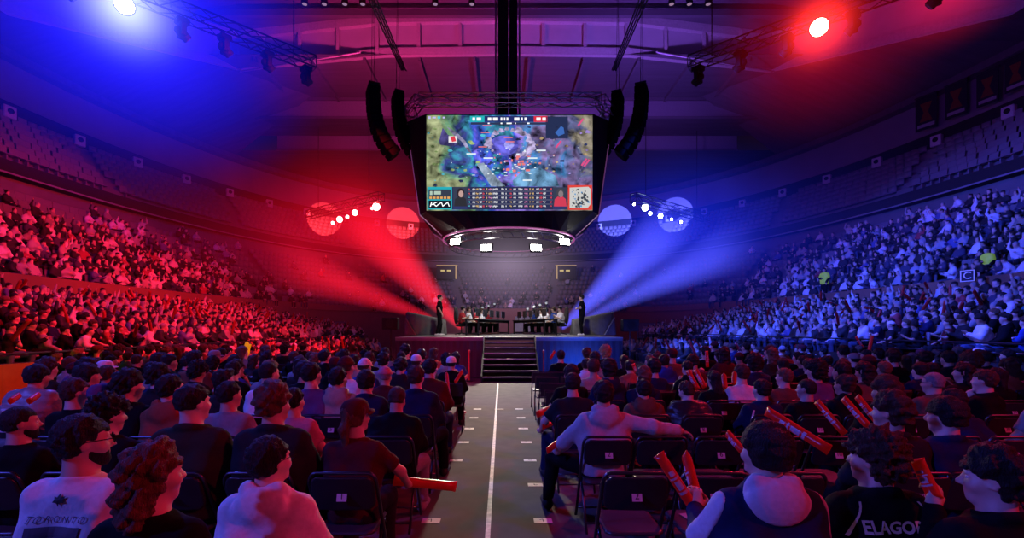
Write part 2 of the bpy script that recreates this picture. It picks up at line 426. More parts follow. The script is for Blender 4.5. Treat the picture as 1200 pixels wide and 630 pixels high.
def hair_mesh(style, h):
    """hair in head space"""
    if (style,h) in HAIR: return HAIR[(style,h)]
    amp, fr, an = .004, 60, (1,1,1)
    def shell(q, t, nape=-.055, front=.058, top=0., side=.0):
        E = ell(q, (0,-.017,.034+top*.5), (.078+t,.1+t,.09+t+top))
        E2 = ell(q, (0,-.02,-.02), (.075+t*.8,.09+t*.8,.09))
        a = smax(E, front-.001-q[:,2]-(q[:,1]-.02)*.25, .012)      # crown above the hairline
        b = smax(smax(smin(E, E2, .02), q[:,1]+.012-side+np.abs(np.clip(-q[:,2],0,1))*.3, .012), nape-q[:,2], .02)
        c = smax(E, np.maximum(q[:,1]-.035, .018-q[:,2]), .01)     # temples down to the ear tops
        return U(.02, a, b, c)
    if style == 'short': f = lambda q: shell(q, .011); amp = .0045; fr = 70
    elif style == 'crop': f = lambda q: shell(q, .004, -.045, .066); amp = .001
    elif style == 'undercut': f = lambda q: U(.01, shell(q, .003, -.03), smax(ell(q, (0,-.012,.055), (.085,.108,.085)), .045-q[:,2], .02)); amp = .003
    elif style == 'tousled': f = lambda q: shell(q, .022, -.07, .06, .012); amp = .010; fr = 45
    elif style == 'quiff': f = lambda q: U(.03, shell(q, .010), ell(q, (0,.05,.105), (.06,.055,.035))); amp = .005
    elif style == 'curly': f = lambda q: U(.03, shell(q, .03, -.075, .055, .012), ell(q, (0,-.06,-.02), (.09,.075,.08))); amp = .013; fr = 75
    elif style == 'bowl': f = lambda q: U(.02, shell(q, .020, -.06, .045, .004, .02)); amp = .004; fr = 50
    elif style == 'long':
        f = lambda q: U(.03, shell(q, .014, -.09, .058, 0, .02), smax(ell(q, (0,-.065,-.12), (.092,.06,.17)), q[:,1]+.005, .02)); amp = .005; fr = 50; an = (1,1,.25)
    elif style == 'waves':
        f = lambda q: U(.03, shell(q, .016, -.09, .058, 0, .02), smax(ell(q, (0,-.06,-.1), (.105,.07,.15)), q[:,1]-.0, .02)); amp = .011; fr = 48
    elif style == 'pony':
        f = lambda q: U(.02, shell(q, .008, -.06), cap(q, (0,-.11,.0), (0,-.14,-.06), .026, .034), cap(q, (0,-.14,-.06), (.01,-.13,-.24), .036, .014)); amp = .005; fr = 50; an = (1,1,.3)
    elif style == 'bun': f = lambda q: U(.02, shell(q, .012, -.065), ell(q, (0,-.11,.095), (.045,.045,.042))); amp = .006
    elif style == 'halfbald': f = lambda q: smax(smax(ell(q, (0,-.02,.01), (.088,.112,.1)), q[:,1]-.012, .01), np.maximum(q[:,2]-.06, -.07-q[:,2]), .015); amp = .007; fr = 60
    V,Q = nets(f, (-.17,-.25,-.32), (.17,.15,.19), h)
    N = vnormals(V, Q); V = V+N*(amp*wob(V, fr, 4, 8, an)+amp*.5*wob(V, fr*2.1, 9, 6, an))[:,None]
    HAIR[(style,h)] = (V.astype(np.float32), Q); return HAIR[(style,h)]
def cap_mb(brim=True, back=False):
    mb = MB(); n = 20; rows = []
    prof = [(1.0,.028),(1.02,.045),(1.0,.075),(.9,.105),(.7,.127),(.42,.139),(.12,.143),(.0,.143)]
    vs = []; fs = []
    for r,z in prof:
        for k in range(n):
            a = 2*math.pi*k/n; vs.append((.092*r*math.cos(a), -.014+.115*r*math.sin(a), z+.0*math.sin(a)))
    for i in range(len(prof)-1):
        for k in range(n): fs.append((i*n+k, i*n+(k+1)%n, (i+1)*n+(k+1)%n, (i+1)*n+k))
    mb.add(vs, fs)
    return mb
def brim_mb():
    mb = MB(); vs = []; fs = []; m = 12
    for j,(t,dz) in enumerate(((0,0),(1,0),(1,-.006),(0,-.006))):
        for i in range(m+1):
            a = math.radians(22+136*i/m); x = .09*math.cos(a); y = -.014+.112*math.sin(a)
            o = t*.075*math.sin(math.radians(180*i/m))**.6; vs.append((x*(1+.1*t), y+o, .04+dz-.012*t-.35*x*x*10*t*.6))
    for j in range(4):
        for i in range(m): fs.append((j*(m+1)+i, j*(m+1)+i+1, ((j+1)%4)*(m+1)+i+1, ((j+1)%4)*(m+1)+i))
    return mb.add(vs, fs)
def beanie_mesh(h=.008):
    f = lambda q: U(.012, smax(ell(q, (0,-.017,.045), (.092,.115,.105)), .045-q[:,2], .01), smax(np.abs(ell(q, (0,-.017,.04), (.094,.117,.11)))-.006, np.maximum(q[:,2]-.075, .03-q[:,2]), .006))
    return nets(f, (-.14,-.17,-.02), (.14,.15,.19), h)
def glasses_mb():
    mb = MB()
    for x in (-1,1):
        pts = [(.033*x+.026*math.cos(t)*1.05, .106-.012*abs(math.cos(t))*0, .008+.02*math.sin(t)) for t in np.linspace(0,2*math.pi,13)[:-1]]
        mb.path(pts, .0022, 5, True); mb.tube((.06*x,.106,.014), (.086*x,-.005,.014), .0022, 5); mb.tube((.086*x,-.005,.014), (.084*x,-.03,-.01), .0022, 5)
    mb.tube((-.008,.107,.012), (.008,.107,.012), .002, 5); return mb
M_SKIN = mat('skin', objcol=True, rough=.5, var=.06, scale=14, spec=.4)
M_CLOTH = mat('cloth', objcol=True, rough=.85, var=.10, scale=40, bump=.12, spec=.1)
M_SHINY = mat('shell_jacket', objcol=True, rough=.38, var=.10, scale=30, bump=.3)
M_HAIR = mat('hair', objcol=True, rough=.62, var=.3, scale=60, bump=.8, stretch=(3,3,.5), spec=.35)
M_EYE = mat('eye', (.7,.7,.68), .15, var=.05)
M_DARK = mat('dark_plastic', (.008,.008,.009), .7, spec=.2)
M_RUBBER = mat('sole', objcol=True, rough=.7, var=.1, scale=30)
SKINS = [(.62,.42,.32),(.55,.36,.27),(.68,.48,.38),(.42,.27,.19)]
HC = dict(black=(.012,.010,.010), brown=(.06,.03,.018), lightbrown=(.16,.09,.05), reddish=(.13,.045,.025), blond=(.4,.28,.14), grey=(.25,.24,.24))
CC = dict(black=(.007,.007,.009), charcoal=(.022,.022,.026), grey=(.26,.26,.27), lightgrey=(.5,.48,.5), white=(.78,.77,.78), navy=(.015,.022,.07), maroon=(.085,.014,.02), red=(.4,.03,.04), olive=(.035,.033,.022), beige=(.42,.34,.26), purple=(.14,.07,.18), brown=(.16,.08,.05), teal=(.03,.16,.18), blue=(.03,.07,.32), rust=(.35,.09,.05), pink=(.55,.22,.28), denim=(.07,.11,.2))
WORD = {'tee':'t-shirt','hoodie':'hoodie','jacket':'jacket','puffer':'puffer jacket'}
NAME = {'tee':'t_shirt','hoodie':'hoodie','jacket':'jacket','puffer':'puffer_jacket'}
EYE_ME = None
def paint(o, col): o.color = (*col, 1); return o
def head_child(name, me, body, H4, m=None, col=None):
    o = link(name, me, body); o.matrix_parent_inverse = Matrix.Identity(4); o.matrix_local = H4
    if col: paint(o, col)
    return o
def make_person(fig, top='tee', topcol='black', hair='short', hcol='black', skin=0, pants='black', h=.013, hh=.009, shoes=True, beard=False, glasses=False, hat=None, hatcol='black', bump=.006, eyes=True, shoecol='black', name='person'):
    V,Q = fig.mesh('body', h); body = paint(link(name, np_mesh('person_body', V, Q, M_SKIN)), SKINS[skin])
    V,Q = fig.mesh('top', h, top, bump); t = paint(link(NAME[top], np_mesh(NAME[top], V, Q, M_SHINY if top == 'puffer' else M_CLOTH), body), CC[topcol])
    V,Q = fig.mesh('pants', h*1.15, None, bump*.7); paint(link('trousers', np_mesh('trousers', V, Q, M_CLOTH), body), CC[pants])
    if shoes:
        for k in (-1,1):
            V,Q = fig.mesh('shoe%d' % k, .011); paint(link('shoe', np_mesh('shoe', V, Q, M_RUBBER), body), CC[shoecol])
    add_head(fig, body, hair, hcol, hh, beard, glasses, hat, hatcol, eyes)
    return body
HME = {}
def add_head(fig, body, hair, hcol, hh, beard, glasses, hat, hatcol, eyes=True):
    H4 = fig.H4
    if hair:
        if (hair,hh) not in HME: HME[(hair,hh)] = np_mesh('hair', *hair_mesh(hair, hh), M_HAIR)
        head_child('hair', HME[(hair,hh)], body, H4, col=HC[hcol])
    if eyes:
        if 'eye' not in HME:
            mb = MB(); mb.lathe([(.0001,-.012),(.007,-.0098),(.0112,-.004),(.0112,.004),(.007,.0098),(.0001,.012)], 10); me = mb.build('eye', M_EYE, smooth=True); HME['eye'] = me.data; bpy.data.objects.remove(me)
        for x in (-1,1): head_child('eye', HME['eye'], body, H4 @ Matrix.Translation((.031*x,.0735,.008)))
    if beard:
        if 'beard' not in HME:
            f = lambda q: smax(smax(U(.03, ell(q, (0,.028,-.048), (.063,.067,.077)), cap(q, (-.022,.064,-.09), (.022,.064,-.09), .027)), np.maximum(q[:,2]+.03-np.clip((np.abs(q[:,0])-.035)*1.2,0,1), -.002-q[:,1]), .01), -ell(q, (0,.095,-.057), (.026,.03,.012)), .006)
            V,Q = nets(f, (-.1,-.05,-.15), (.1,.13,.04), .007); N = vnormals(V,Q); V = V+N*(.0015*wob(V, 90))[:,None]; HME['beard'] = np_mesh('beard', V, Q, M_HAIR)
        head_child('beard', HME['beard'], body, H4, col=HC[hcol])
    if glasses:
        if 'gl' not in HME: o = glasses_mb().build('glasses', M_DARK); HME['gl'] = o.data; bpy.data.objects.remove(o)
        head_child('glasses', HME['gl'], body, H4)
    if hat in ('cap','backcap'):
        if 'cap' not in HME:
            o = cap_mb().build('baseball_cap', M_CLOTH, smooth=True); HME['cap'] = o.data; bpy.data.objects.remove(o)
            o = brim_mb().build('brim', M_CLOTH, smooth=True); HME['brim'] = o.data; bpy.data.objects.remove(o)
        c = head_child('baseball_cap', HME['cap'], body, H4 @ Matrix.Rotation(math.pi if hat == 'backcap' else 0, 4, 'Z'), col=CC[hatcol]); paint(link('brim', HME['brim'], c), CC[hatcol])
    if hat == 'beanie':
        if 'beanie' not in HME: HME['beanie'] = np_mesh('beanie', *beanie_mesh(), M_CLOTH)
        head_child('beanie', HME['beanie'], body, H4, col=CC[hatcol])
# pool of figures shared by the many spectators
POSES = [
 dict(pitch=-.03, head=(.1,0), armL='lap', armR='lap'),
 dict(pitch=.02, head=(-.15,.02), armL='cross', armR='cross'),
 dict(pitch=.42, head=(.05,.12), armL='knee', armR='knee'),
 dict(pitch=.08, head=(.2,.0), armL='lap', armR='chin'),
 dict(pitch=-.1, head=(-.05,-.05), armL='lap', armR='lap', build=1.1),
 dict(pitch=.0, head=(-.25,0), armL='chin', armR='lap', build=.93),
 dict(pitch=.1, head=(.0,.35), armL='phone', armR='phone'),
 dict(pitch=.0, head=(.3,-.08), armL='stick', armR='lap', build=.95)]
POOL = {}
def pool_person(pi, top, hair, topcol, hcol, skin, pants, hat=None, hatcol='black', glasses=False, beard=False, h=.02, hh=.014):
    if hat: hair = 'crop' if hair not in ('pony',) else hair
    if ('fig',pi) not in POOL: POOL[('fig',pi)] = Fig(**POSES[pi])
    fig = POOL[('fig',pi)]
    def get(what, kind=None):
        key = (pi,what,kind,h)
        if key not in POOL:
            V,Q = fig.mesh(what, h, kind, .006); POOL[key] = np_mesh({'body':'person_body','pants':'trousers'}.get(what, NAME.get(kind,what)), V, Q, M_SKIN if what == 'body' else (M_SHINY if kind == 'puffer' else M_CLOTH))
        return POOL[key]
    body = paint(link('person', get('body')), SKINS[skin])
    paint(link(NAME[top], get('top', top), body), CC[topcol]); paint(link('trousers', get('pants'), body), CC[pants])
    add_head(fig, body, hair, hcol, hh, beard, glasses, hat, hatcol, False)
    return body, fig
# ------------------------------------------------------------------ the bowl
XC = .4
def ring(a, b, z, n=2.4, cy=20., N=120, t0=0., t1=2*math.pi):
    out = []
    for i in range(N+1):
        t = t0+(t1-t0)*i/N; c, s = math.cos(t), math.sin(t)
        out.append((XC+a*math.copysign(abs(c)**(2/n), c), cy+b*math.copysign(abs(s)**(2/n), s), z))
    return out
def loft(name, rings, m, parent=None, smooth=False, mi=None):
    v = []; f = []; K = len(rings[0]); idx = []
    for r in rings: v += r
    for j in range(len(rings)-1):
        for i in range(K-1):
            f.append((j*K+i, j*K+i+1, (j+1)*K+i+1, (j+1)*K+i)); idx.append(mi[j] if mi else 0)
    return link_mesh(name, v, f, m, parent, smooth, mi=idx if mi else None)
M_FLOOR = mat('floor_grey', (.096,.075,.069), .85, var=.18, scale=3.5)
M_WOOD = mat('orange_panel', (.24,.12,.075), .6, var=.08, scale=2)
M_CONC = mat('concrete', (.16,.15,.15), .85, var=.12, scale=1.3)
M_WALL = mat('upper_wall', (.22,.19,.22), .9, var=.08, scale=.5)
M_BLACK = mat('black_matte', (.012,.012,.014), .7)
M_ROOF = mat('roof_dark', (.10,.08,.11), .9, var=.15, scale=.7, stretch=(.3,4,1))
M_PANEL = mat('roof_panel', (.42,.38,.42), .85, var=.08, scale=.8)
M_SEAT = mat('seat_plastic', (.17,.155,.165), .6, var=.1, scale=5)
M_METAL = mat('truss_metal', (.35,.35,.37), .35, .9, var=.05)
M_DKMET = mat('dark_metal', (.05,.05,.055), .4, .8)
M_STEEL = mat('chair_steel', (.10,.10,.115), .35, .85, var=.05)
struct(link_mesh('floor', [(-26,-8,0),(26,-8,0),(26,50,0),(-26,50,0)], [(0,1,2,3)], M_FLOOR), 'dark grey arena floor')
mezz = [ring(17.6,26,0,2.6), ring(17.6,26,3.72,2.6), ring(17.85,26.25,3.72,2.6), ring(17.85,26.25,3.2,2.6)]
struct(loft('wall_mezzanine', mezz, [M_WOOD, M_CONC], mi=[0,1,1]), 'orange-brown panelled wall below the fixed seating')
# fixed tier: stepped terraces
NF, NU = 9, 7
def lerp2(a, b, t): return a+(b-a)*t
fx = lambda t: (lerp2(17.9,24.3,t), lerp2(26.3,32.8,t), lerp2(3.25,8.1,t))
up = lambda t: (lerp2(24.8,28.3,t), lerp2(33.2,37.6,t), lerp2(10.0,13.5,t))
def steps(fn, n):
    rs = []
    for i in range(n):
        a,b,z = fn(i/n); a2,b2,z2 = fn((i+1)/n); rs += [ring(a,b,z), ring(a2,b2,z), ring(a2,b2,z2)]
    return rs
struct(loft('terrace_lower', steps(fx, NF), M_CONC), 'stepped concrete terrace of the fixed seating')
struct(loft('wall_concourse', [ring(24.3,32.8,8.1), ring(24.9,33.4,8.2), ring(24.9,33.4,9.3)], M_CONC), 'plain wall above the fixed seating')
struct(loft('trim_balcony', [ring(24.9,33.4,9.25), ring(24.35,32.85,9.3), ring(24.35,32.85,9.95), ring(24.8,33.2,9.98)], M_BLACK), 'dark balcony front under the upper seating')
struct(loft('trim_handrail', [ring(24.32,32.8,9.26), ring(24.26,32.75,9.26), ring(24.26,32.75,9.34), ring(24.32,32.8,9.34)], mat('rail_light', (.22,.22,.25), .45)), 'pale rail along the balcony edge')
struct(loft('terrace_upper', steps(up, NU), M_CONC), 'stepped concrete terrace of the upper seating')
struct(loft('wall_upper', [ring(28.4,37.7,13.5), ring(28.5,37.8,14.6), ring(29.,38.2,14.65), ring(29.3,38.6,17.4)], [M_BLACK, M_WALL], mi=[0,1,1]), 'upper wall with a dark band at its foot')
struct(loft('trim_cornice', [ring(29.3,38.6,17.2), ring(28.7,38.0,17.3), ring(28.7,38.0,17.75), ring(29.5,38.8,17.8)], M_ROOF), 'dark ledge at the top of the upper wall')
# roof: rim, raised centre, steps toward the far wall
rim = [(-27,-6,17.8),(-25.6,24.1,18.0),(-20.1,35.6,21.45),(-8.5,33.8,21.45),(.5,33.6,21.45),(9.3,33.8,21.45),(20.6,35.8,21.45),(26.4,24.1,18.0),(27.5,-6,17.8)]
def offs(r, dz, dy=0, sc=1.): return [((x-XC)*sc+XC, y+dy, z+dz) for x,y,z in r]
def strip(name, A, B, m, lab, th=None):
    K = len(A); f = [(i,i+1,K+i+1,K+i) for i in range(K-1)]
    return struct(link_mesh(name, A+B, f, m), lab)
def beam(name, A, h, d, m, lab):
    B = offs(A, h); C_ = [(x,y+d,z) for x,y,z in B]; D = [(x,y+d,z) for x,y,z in A]; K = len(A); f = []
    for i in range(K-1):
        for p,q in ((0,1),(1,2),(2,3),(3,0)): f.append((p*K+i, p*K+i+1, q*K+i+1, q*K+i))
    return struct(link_mesh(name, A+B+C_+D, f, m), lab)
strip('ceiling_fascia', rim, offs(rim, 2.9), M_PANEL, 'bright panelled fascia of the raised roof centre')
beam('trim_1', [(x,y-.25,z) for x,y,z in rim], .55, .3, mat('beam_pink', (.40,.34,.38), .7), 'lower edge beam of the raised roof')
beam('trim_2', [(x,y-.35,z+2.3) for x,y,z in rim], .65, .4, MATS['beam_pink'], 'upper edge beam of the raised roof')
top = offs(rim, 2.9)
struct(link_mesh('ceiling', top+[(.5,-6,22)], [(i,i+1,len(top)) for i in range(len(top)-1)], M_ROOF), 'dark roof over the arena centre')
mb = MB()
for x in range(-18, 21, 3):
    y = 33.7+max(0, abs(x)-9)*.16; mb.box(x-.12,x+.12,y-.2,y+.02,21.6,24.2)
struct(mb.build('trim_3', MATS['beam_pink']), 'upright ribs dividing the roof fascia')
mb = MB()
for y in range(2, 33, 5): mb.box(-24,24,y-.15,y+.15,23.2,23.6)
struct(mb.build('trim_4', M_ROOF), 'dark roof beams over the arena centre')
# stepped underside beyond the rim
def plank(name, pts, m, lab): return struct(link_mesh(name, pts, [tuple(range(len(pts)))], m), lab)
plank('ceiling_1', [(-34,33.5,21.5),(35,33.5,21.5),(35,40,21.5),(-34,40,21.5)], M_ROOF, 'dark recessed soffit with window bars')
plank('ceiling_2', [(-30,40,21.5),(31,40,21.5),(31,40,19.75),(-30,40,19.75)], mat('roof_step', (.17,.14,.19), .85, var=.08), 'pale step of the roof')
plank('ceiling_3', [(-34,40,19.75),(35,40,19.75),(35,43.5,19.75),(-34,43.5,19.75)], M_ROOF, 'dark soffit behind the pale roof step')
plank('ceiling_4', [(-21,43.5,19.75),(22,43.5,19.75),(22,43.5,18.35),(-21,43.5,18.35)], MATS['roof_step'], 'second pale step of the roof')
plank('ceiling_5', [(-34,43.5,18.4),(35,43.5,18.4),(35,60,17.7),(-34,60,17.7)], M_ROOF, 'dark soffit above the far wall')
mb = MB()
for x in range(-30, 32, 4): mb.box(x-.1,x+.1,33.8,40,21.2,21.5)
mb.box(-30,31,39.8,40,21.3,21.6); mb.box(-30,31,39.75,40,19.7,19.9); mb.box(-21,22,43.3,43.5,18.3,18.5)
struct(mb.build('trim_5', M_ROOF), 'bars across the recessed soffit')
mb = MB()   # thin pipes from the fascia corners
for s in (-1,1): mb.tube((XC+s*20.3,35.4,21.3), (XC+s*8.6,27,17.8), .06, 6)
struct(mb.build('trim_6', MATS['beam_pink']), 'thin tie rods below the roof corners')
# sloped side roof
wt = ring(29.3,38.6,17.75,N=120)
L_ = [p for p in wt if p[0] < XC and p[1] > -6]; Rr = [p for p in wt if p[0] > XC and p[1] > -6]
for nm,side,pts in (('ceiling_left',-1,L_),('ceiling_right',1,Rr)):
    pts = sorted(pts, key=lambda p: p[1]); pts = [p for p in pts if p[1] < 44]
    inner = [(XC+side*(26.2 if p[1] < 24 else 26.2-(p[1]-24)*.5), min(p[1],35.6) if p[1] < 35.6 else 35.6+(p[1]-35.6)*.5, 18.0+max(0, min(p[1]-24, 11.6))*.297) for p in pts]
    strip(nm, pts, inner, M_ROOF, 'sloping roof panels along the side of the arena')
# boxes on the dark band, one by one
M_BOXW = mat('box_white', (.5,.48,.5), .7); M_BOXG = mat('box_grey', (.24,.22,.24), .7)
pr = [(p,q) for p,q in zip(ring(28.3,37.6,13.85,N=64), ring(28.3,37.6,13.85,N=64)[1:])]
mb = MB(); mb.bbox((0,0,0),(.6,.3,.7),.04); sb = mb.build('wall_speaker', M_BOXW)
mb = MB(); mb.lathe([(.001,-.02),(.15,-.02),(.15,.03),(.12,.05),(.08,.0),(.001,.01)], 16, Matrix.Translation((0,-.16,.05)) @ Matrix.Rotation(math.pi/2,4,'X')); mb.build('speaker_cone', M_BLACK, sb)
first = True; nb_ = {-1:0,1:0}
ORD = ['first','second','third','fourth','fifth','sixth','seventh','eighth','ninth','tenth','eleventh','twelfth','thirteenth','fourteenth','fifteenth','sixteenth','seventeenth','eighteenth','nineteenth','twentieth','twenty-first','twenty-second','twenty-third','twenty-fourth','twenty-fifth','twenty-sixth','twenty-seventh','twenty-eighth','twenty-ninth','thirtieth']
bp = []
acc = 0; R0 = ring(28.25,37.5,13.9,N=2000, t0=math.pi/2+.05, t1=math.pi*1.25)
d = 0; nxt = 1.2
for p,q in zip(R0, R0[1:]):
    d += math.dist(p,q)
    if d > nxt: bp.append(p); nxt += 4.0
bp = [p for p in bp if p[1] > 21]
for s in (-1,1):
    for i,p in enumerate(bp):
        o = sb if first else copy_tree(sb); first = False
        x = p[0] if s < 0 else 2*XC-p[0]; o.location = (x, p[1], p[2])
        o.rotation_euler = (0,0,math.atan2(20-p[1], XC-x)+math.pi/2)
        tag(o, f'pale square speaker box on the {"left" if s < 0 else "right"} upper wall, {ORD[i]} from the far end', 'speaker', 'speaker boxes along the upper wall')
# vomitory gates in the far terrace
mb = MB()
M_YEL = glow('gate_lamp', (1,.75,.3), .6)
for i,(px,sg) in enumerate(((524,1),(663,-1))):
    Y = 49.; c = at(px, 319, Y); e = empty('vomitory_gate', c, 0, f'dark exit gate with yellow lit edge in far stand, {"red" if i == 0 else "blue"} side', 'exit gate', 'exit gates in the far stand')
    m1 = MB(); m1.box(-1.1,1.1,-.1,.15,-.7,.75); m1.build('opening', M_BLACK, e)
    m1 = MB(); m1.box(.95*sg-.07,.95*sg+.07,-.2,-.1,-.7,.75); m1.box(-1.1,1.1,-.2,-.1,.66,.76); m1.build('frame', mat('gate_frame', (.4,.3,.1), .5, emit=(1,.7,.25), es=.25), e)
    m1 = MB(); 
    for k in (-.45,.2): m1.box(k-.2,k+.2,-.22,-.1,.1,.24)
    m1.build('gate_lamp', M_YEL, e)
# doors in the mezzanine wall (left, right) and far wall panel
for i,(px,w,h) in enumerate(((388,2.2,2.3),(770,3.4,2.2),(800,2.2,2.0))):
    for p in ring(17.55,25.9,0,2.6,N=3000):
        if p[1] > 30 and abs(PX+F*p[0]/p[1]-px) < .6: break
    o = MB().box(-w/2,w/2,-.06,.06,0,h).build(f'door_{i+1}', mat('door_grey', (.16,.15,.2), .5)); struct(o, 'grey double door in the panelled wall')
    o.location = p; o.rotation_euler = (0,0,math.atan2(20-p[1], XC-p[0])+math.pi/2)
    m1 = MB()
    for x in (-w/2-.06,w/2): m1.box(x,x+.06,-.09,.09,0,h+.06)
    m1.box(-w/2,w/2,-.09,.09,h,h+.06); m1.box(-.015,.015,-.08,0,0,h); m1.build('door_frame', M_CONC, o)
# ------------------------------------------------------------------ retractable side stands
ST_ROWS = 8
def stand_x(side, i): return side*(11.0+.2*(side > 0)+i*.69)
def stand_z(side, i): return .72+.10*(side > 0)+i*.205
def stand_far(side, i): return 38.-i*1.0
for s,nm in ((-1,'left'),(1,'right')):
    mb = MB()
    for i in range(ST_ROWS):
        x0 = stand_x(s,i); x1 = stand_x(s,i+1); z = stand_z(s,i); mb.box(min(x0,x1),max(x0,x1),7.5 if s < 0 else 7.,stand_far(s,i),max(0,z-.5) if i else 0,z)
    o = mb.build('tribune', M_CONC); struct(o, f'stepped tribune of the {nm} side stand')
    xf = stand_x(s,0)-s*.05
    e = MB().box(min(xf,xf-s*.06),max(xf,xf-s*.06),7.4,37.9,.05,1.0).build('trim_fascia_'+nm, mat('fascia_yellow', (.20,.20,.03), .6) if s < 0 else M_BLACK); struct(e, 'front panel of the side stand')
    e = MB(); zr = 1.22 if s < 0 else 1.45
    e.tube((xf,7.4,zr),(xf,38,zr),.025,6); e.tube((xf,7.4,zr-.22),(xf,38,zr-.22),.018,6)
    for y in range(0, 16): e.tube((xf,7.4+y*2.03,.9),(xf,7.4+y*2.03,zr),.02,6)
    o = e.build('trim_rail_'+nm, M_DKMET); struct(o, 'dark guard rail along the side stand front')
# ------------------------------------------------------------------ stage
SZ = 1.465; M_STAGE = mat('stage_top', (.16,.15,.15), .6, var=.15, scale=3); M_SKIRT = mat('skirt_cloth', (.05,.045,.05), .9, var=.2, scale=6, stretch=(6,1,.3))
M_EDGE = mat('step_edge', (.45,.43,.40), .5)
stg = empty('stage', (XC,16.6,0), 0, 'black stage platform with dark skirt in the middle of the arena', 'stage')
x0,x1,sl,sr = -4.2,3.92,-1.06,.82
MB().box(x0,sl,0,13.5,SZ-.12,SZ).box(sr,x1,0,13.5,SZ-.12,SZ).box(sl,sr,.85,13.5,SZ-.12,SZ).build('deck', M_STAGE, stg)
mb = MB()
def pleat(mb, a, b, y):
    n = int(abs(b-a)/.12)
    vs = []; fs = []
    for i in range(n+1):
        x = a+(b-a)*i/n; yy = y+.02*(i % 2); vs += [(x,yy,.02),(x,yy,SZ-.12)]
    for i in range(n): fs.append((2*i,2*i+2,2*i+3,2*i+1))
    mb.add(vs, fs)
pleat(mb, x0, sl, .02); pleat(mb, sr, x1, .02); mb.box(x0,x0+.03,.02,13.4,.02,SZ-.12).box(x1-.03,x1,.02,13.4,.02,SZ-.12).box(sl-.03,sl,.02,.85,.02,SZ-.12).box(sr,sr+.03,.02,.85,.02,SZ-.12)
mb.build('skirt', M_SKIRT, stg)
MB().box(x0,sl,-.02,.02,SZ-.04,SZ+.005).box(sr,x1,-.02,.02,SZ-.04,SZ+.005).build('edge_strip', mat('edge_grey', (.3,.29,.28), .5), stg)
stw = empty('stage_steps', (XC,15.4,0), 0, 'black staircase with pale step edges leading up to the stage', 'stairs')
NS = 8
for i in range(NS):
    z = SZ*(i+1)/NS; y = i*.28
    MB().box(sl+.02,sr-.02,y,y+.3,z-.07,z-.012).build('tread', M_BLACK, stw); MB().box(sl+.02,sr-.02,y-.012,y+.03,z-.03,z).build('step_edge', M_EDGE, stw)
MB().box(sl+.05,sr-.05,.25,.27,.0,.12).build('riser_panel', M_BLACK, stw)
for x in (sl-.035,sr-.015):
    mb = MB(); mb.add([(x,-.02,0),(x+.05,-.02,0),(x+.05,2.05,0),(x,2.05,0),(x,-.02,.2),(x+.05,-.02,.2),(x+.05,2.05,SZ+.04),(x,2.05,SZ+.04)], [(0,3,2,1),(4,5,6,7),(0,1,5,4),(1,2,6,5),(2,3,7,6),(3,0,4,7)]); mb.build('side_panel', M_DKMET, stw)
# draped covers on the two front corners
def drape(px0, px1, out, lab):
    Y = 21.6; xa = (px0-PX)/F*Y; xb = (px1-PX)/F*Y; n = 28; m = 10; mb = MB(); vs = []; fs = []
    w = xb-xa
    for j in range(m+1):
        for i in range(n+1):
            u = i/n; v = j/m; x = xa+w*u; a = u if out > 0 else 1-u      # tall on the outer side
            ht = .72+.36*a
            y = Y+(v-.5)*1.5; prof = min(1., 4.5*min(v, 1-v)+.0)
            z = SZ+.01+ht*prof**.6*min(1., (1-a)*0+1)*(1 if .03 < a < .97 else .0)
            wv = .035*math.sin(u*40+v*5)*(1-prof); vs.append((x+.03*math.sin(v*25)*(a < .1 or a > .9), y+wv, z))
    for j in range(m):
        for i in range(n): fs.append((j*(n+1)+i, j*(n+1)+i+1, (j+1)*(n+1)+i+1, (j+1)*(n+1)+i))
    e = empty('draped_console', (0,0,0), 0, lab, 'covered console', 'draped consoles at the stage corners')
    mb.add(vs, fs); mb.build('drape', mat('drape_cloth', (.10,.095,.095), .85, var=.2, scale=5), e, True)
    xo = xb if out > 0 else xa; b = MB(); b.tube((xo-out*.55,Y-.78,SZ+.03), (xo-out*.08,Y-.7,SZ+.8), .03, 6); b.build('leg', M_METAL, e)
drape(477, 522, -1, 'black cloth draped over a sloping console on the red side of the stage')
drape(670, 718, 1, 'black cloth draped over a sloping console on the blue side of the stage')
# team desks
def gaming_chair():
    e = empty('gaming_chair')
    f = lambda q: U(.03, ell(q, (0,-.27,.92), (.25,.06,.42)), ell(q, (0,-.3,1.22), (.14,.05,.12)))
    V,Q = nets(f, (-.35,-.45,.4), (.35,-.1,1.4), .03); link('backrest', np_mesh('backrest', V, Q, M_BLACK), e)
    V,Q = nets(lambda q: ell(q, (0,-.02,.46), (.27,.27,.07)), (-.35,-.35,.35), (.35,.3,.56), .03); link('seat', np_mesh('seat', V, Q, M_BLACK), e)
    b = MB(); b.tube((0,0,.08),(0,0,.42),.03,8)
    for k in range(5): b.tube((0,0,.1), (.3*math.cos(k*1.257),.3*math.sin(k*1.257),.04), .022, 5)
    b.build('base', M_DKMET, e)
    for s in (-1,1): MB().bbox((.29*s,-.02,.66),(.06,.26,.04),.015).tube((.29*s,-.05,.46),(.29*s,-.05,.65),.018,5).build('armrest', M_DKMET, e)
    return e
def monitor():
    e = empty('monitor'); MB().bbox((0,0,.30),(.56,.035,.34),.01).build('display', M_BLACK, e)
    MB().box(-.265,.265,-.022,-.018,.145,.455).build('screen', glow('game_screen', (.35,.5,.9), 1.2), e)
    MB().box(-.025,.025,.018,.04,.02,.3).lathe([(.11,0),(.11,.012),(.03,.02)], 12).build('stand', M_DKMET, e); return e
gc = mo = None; TEAM = []
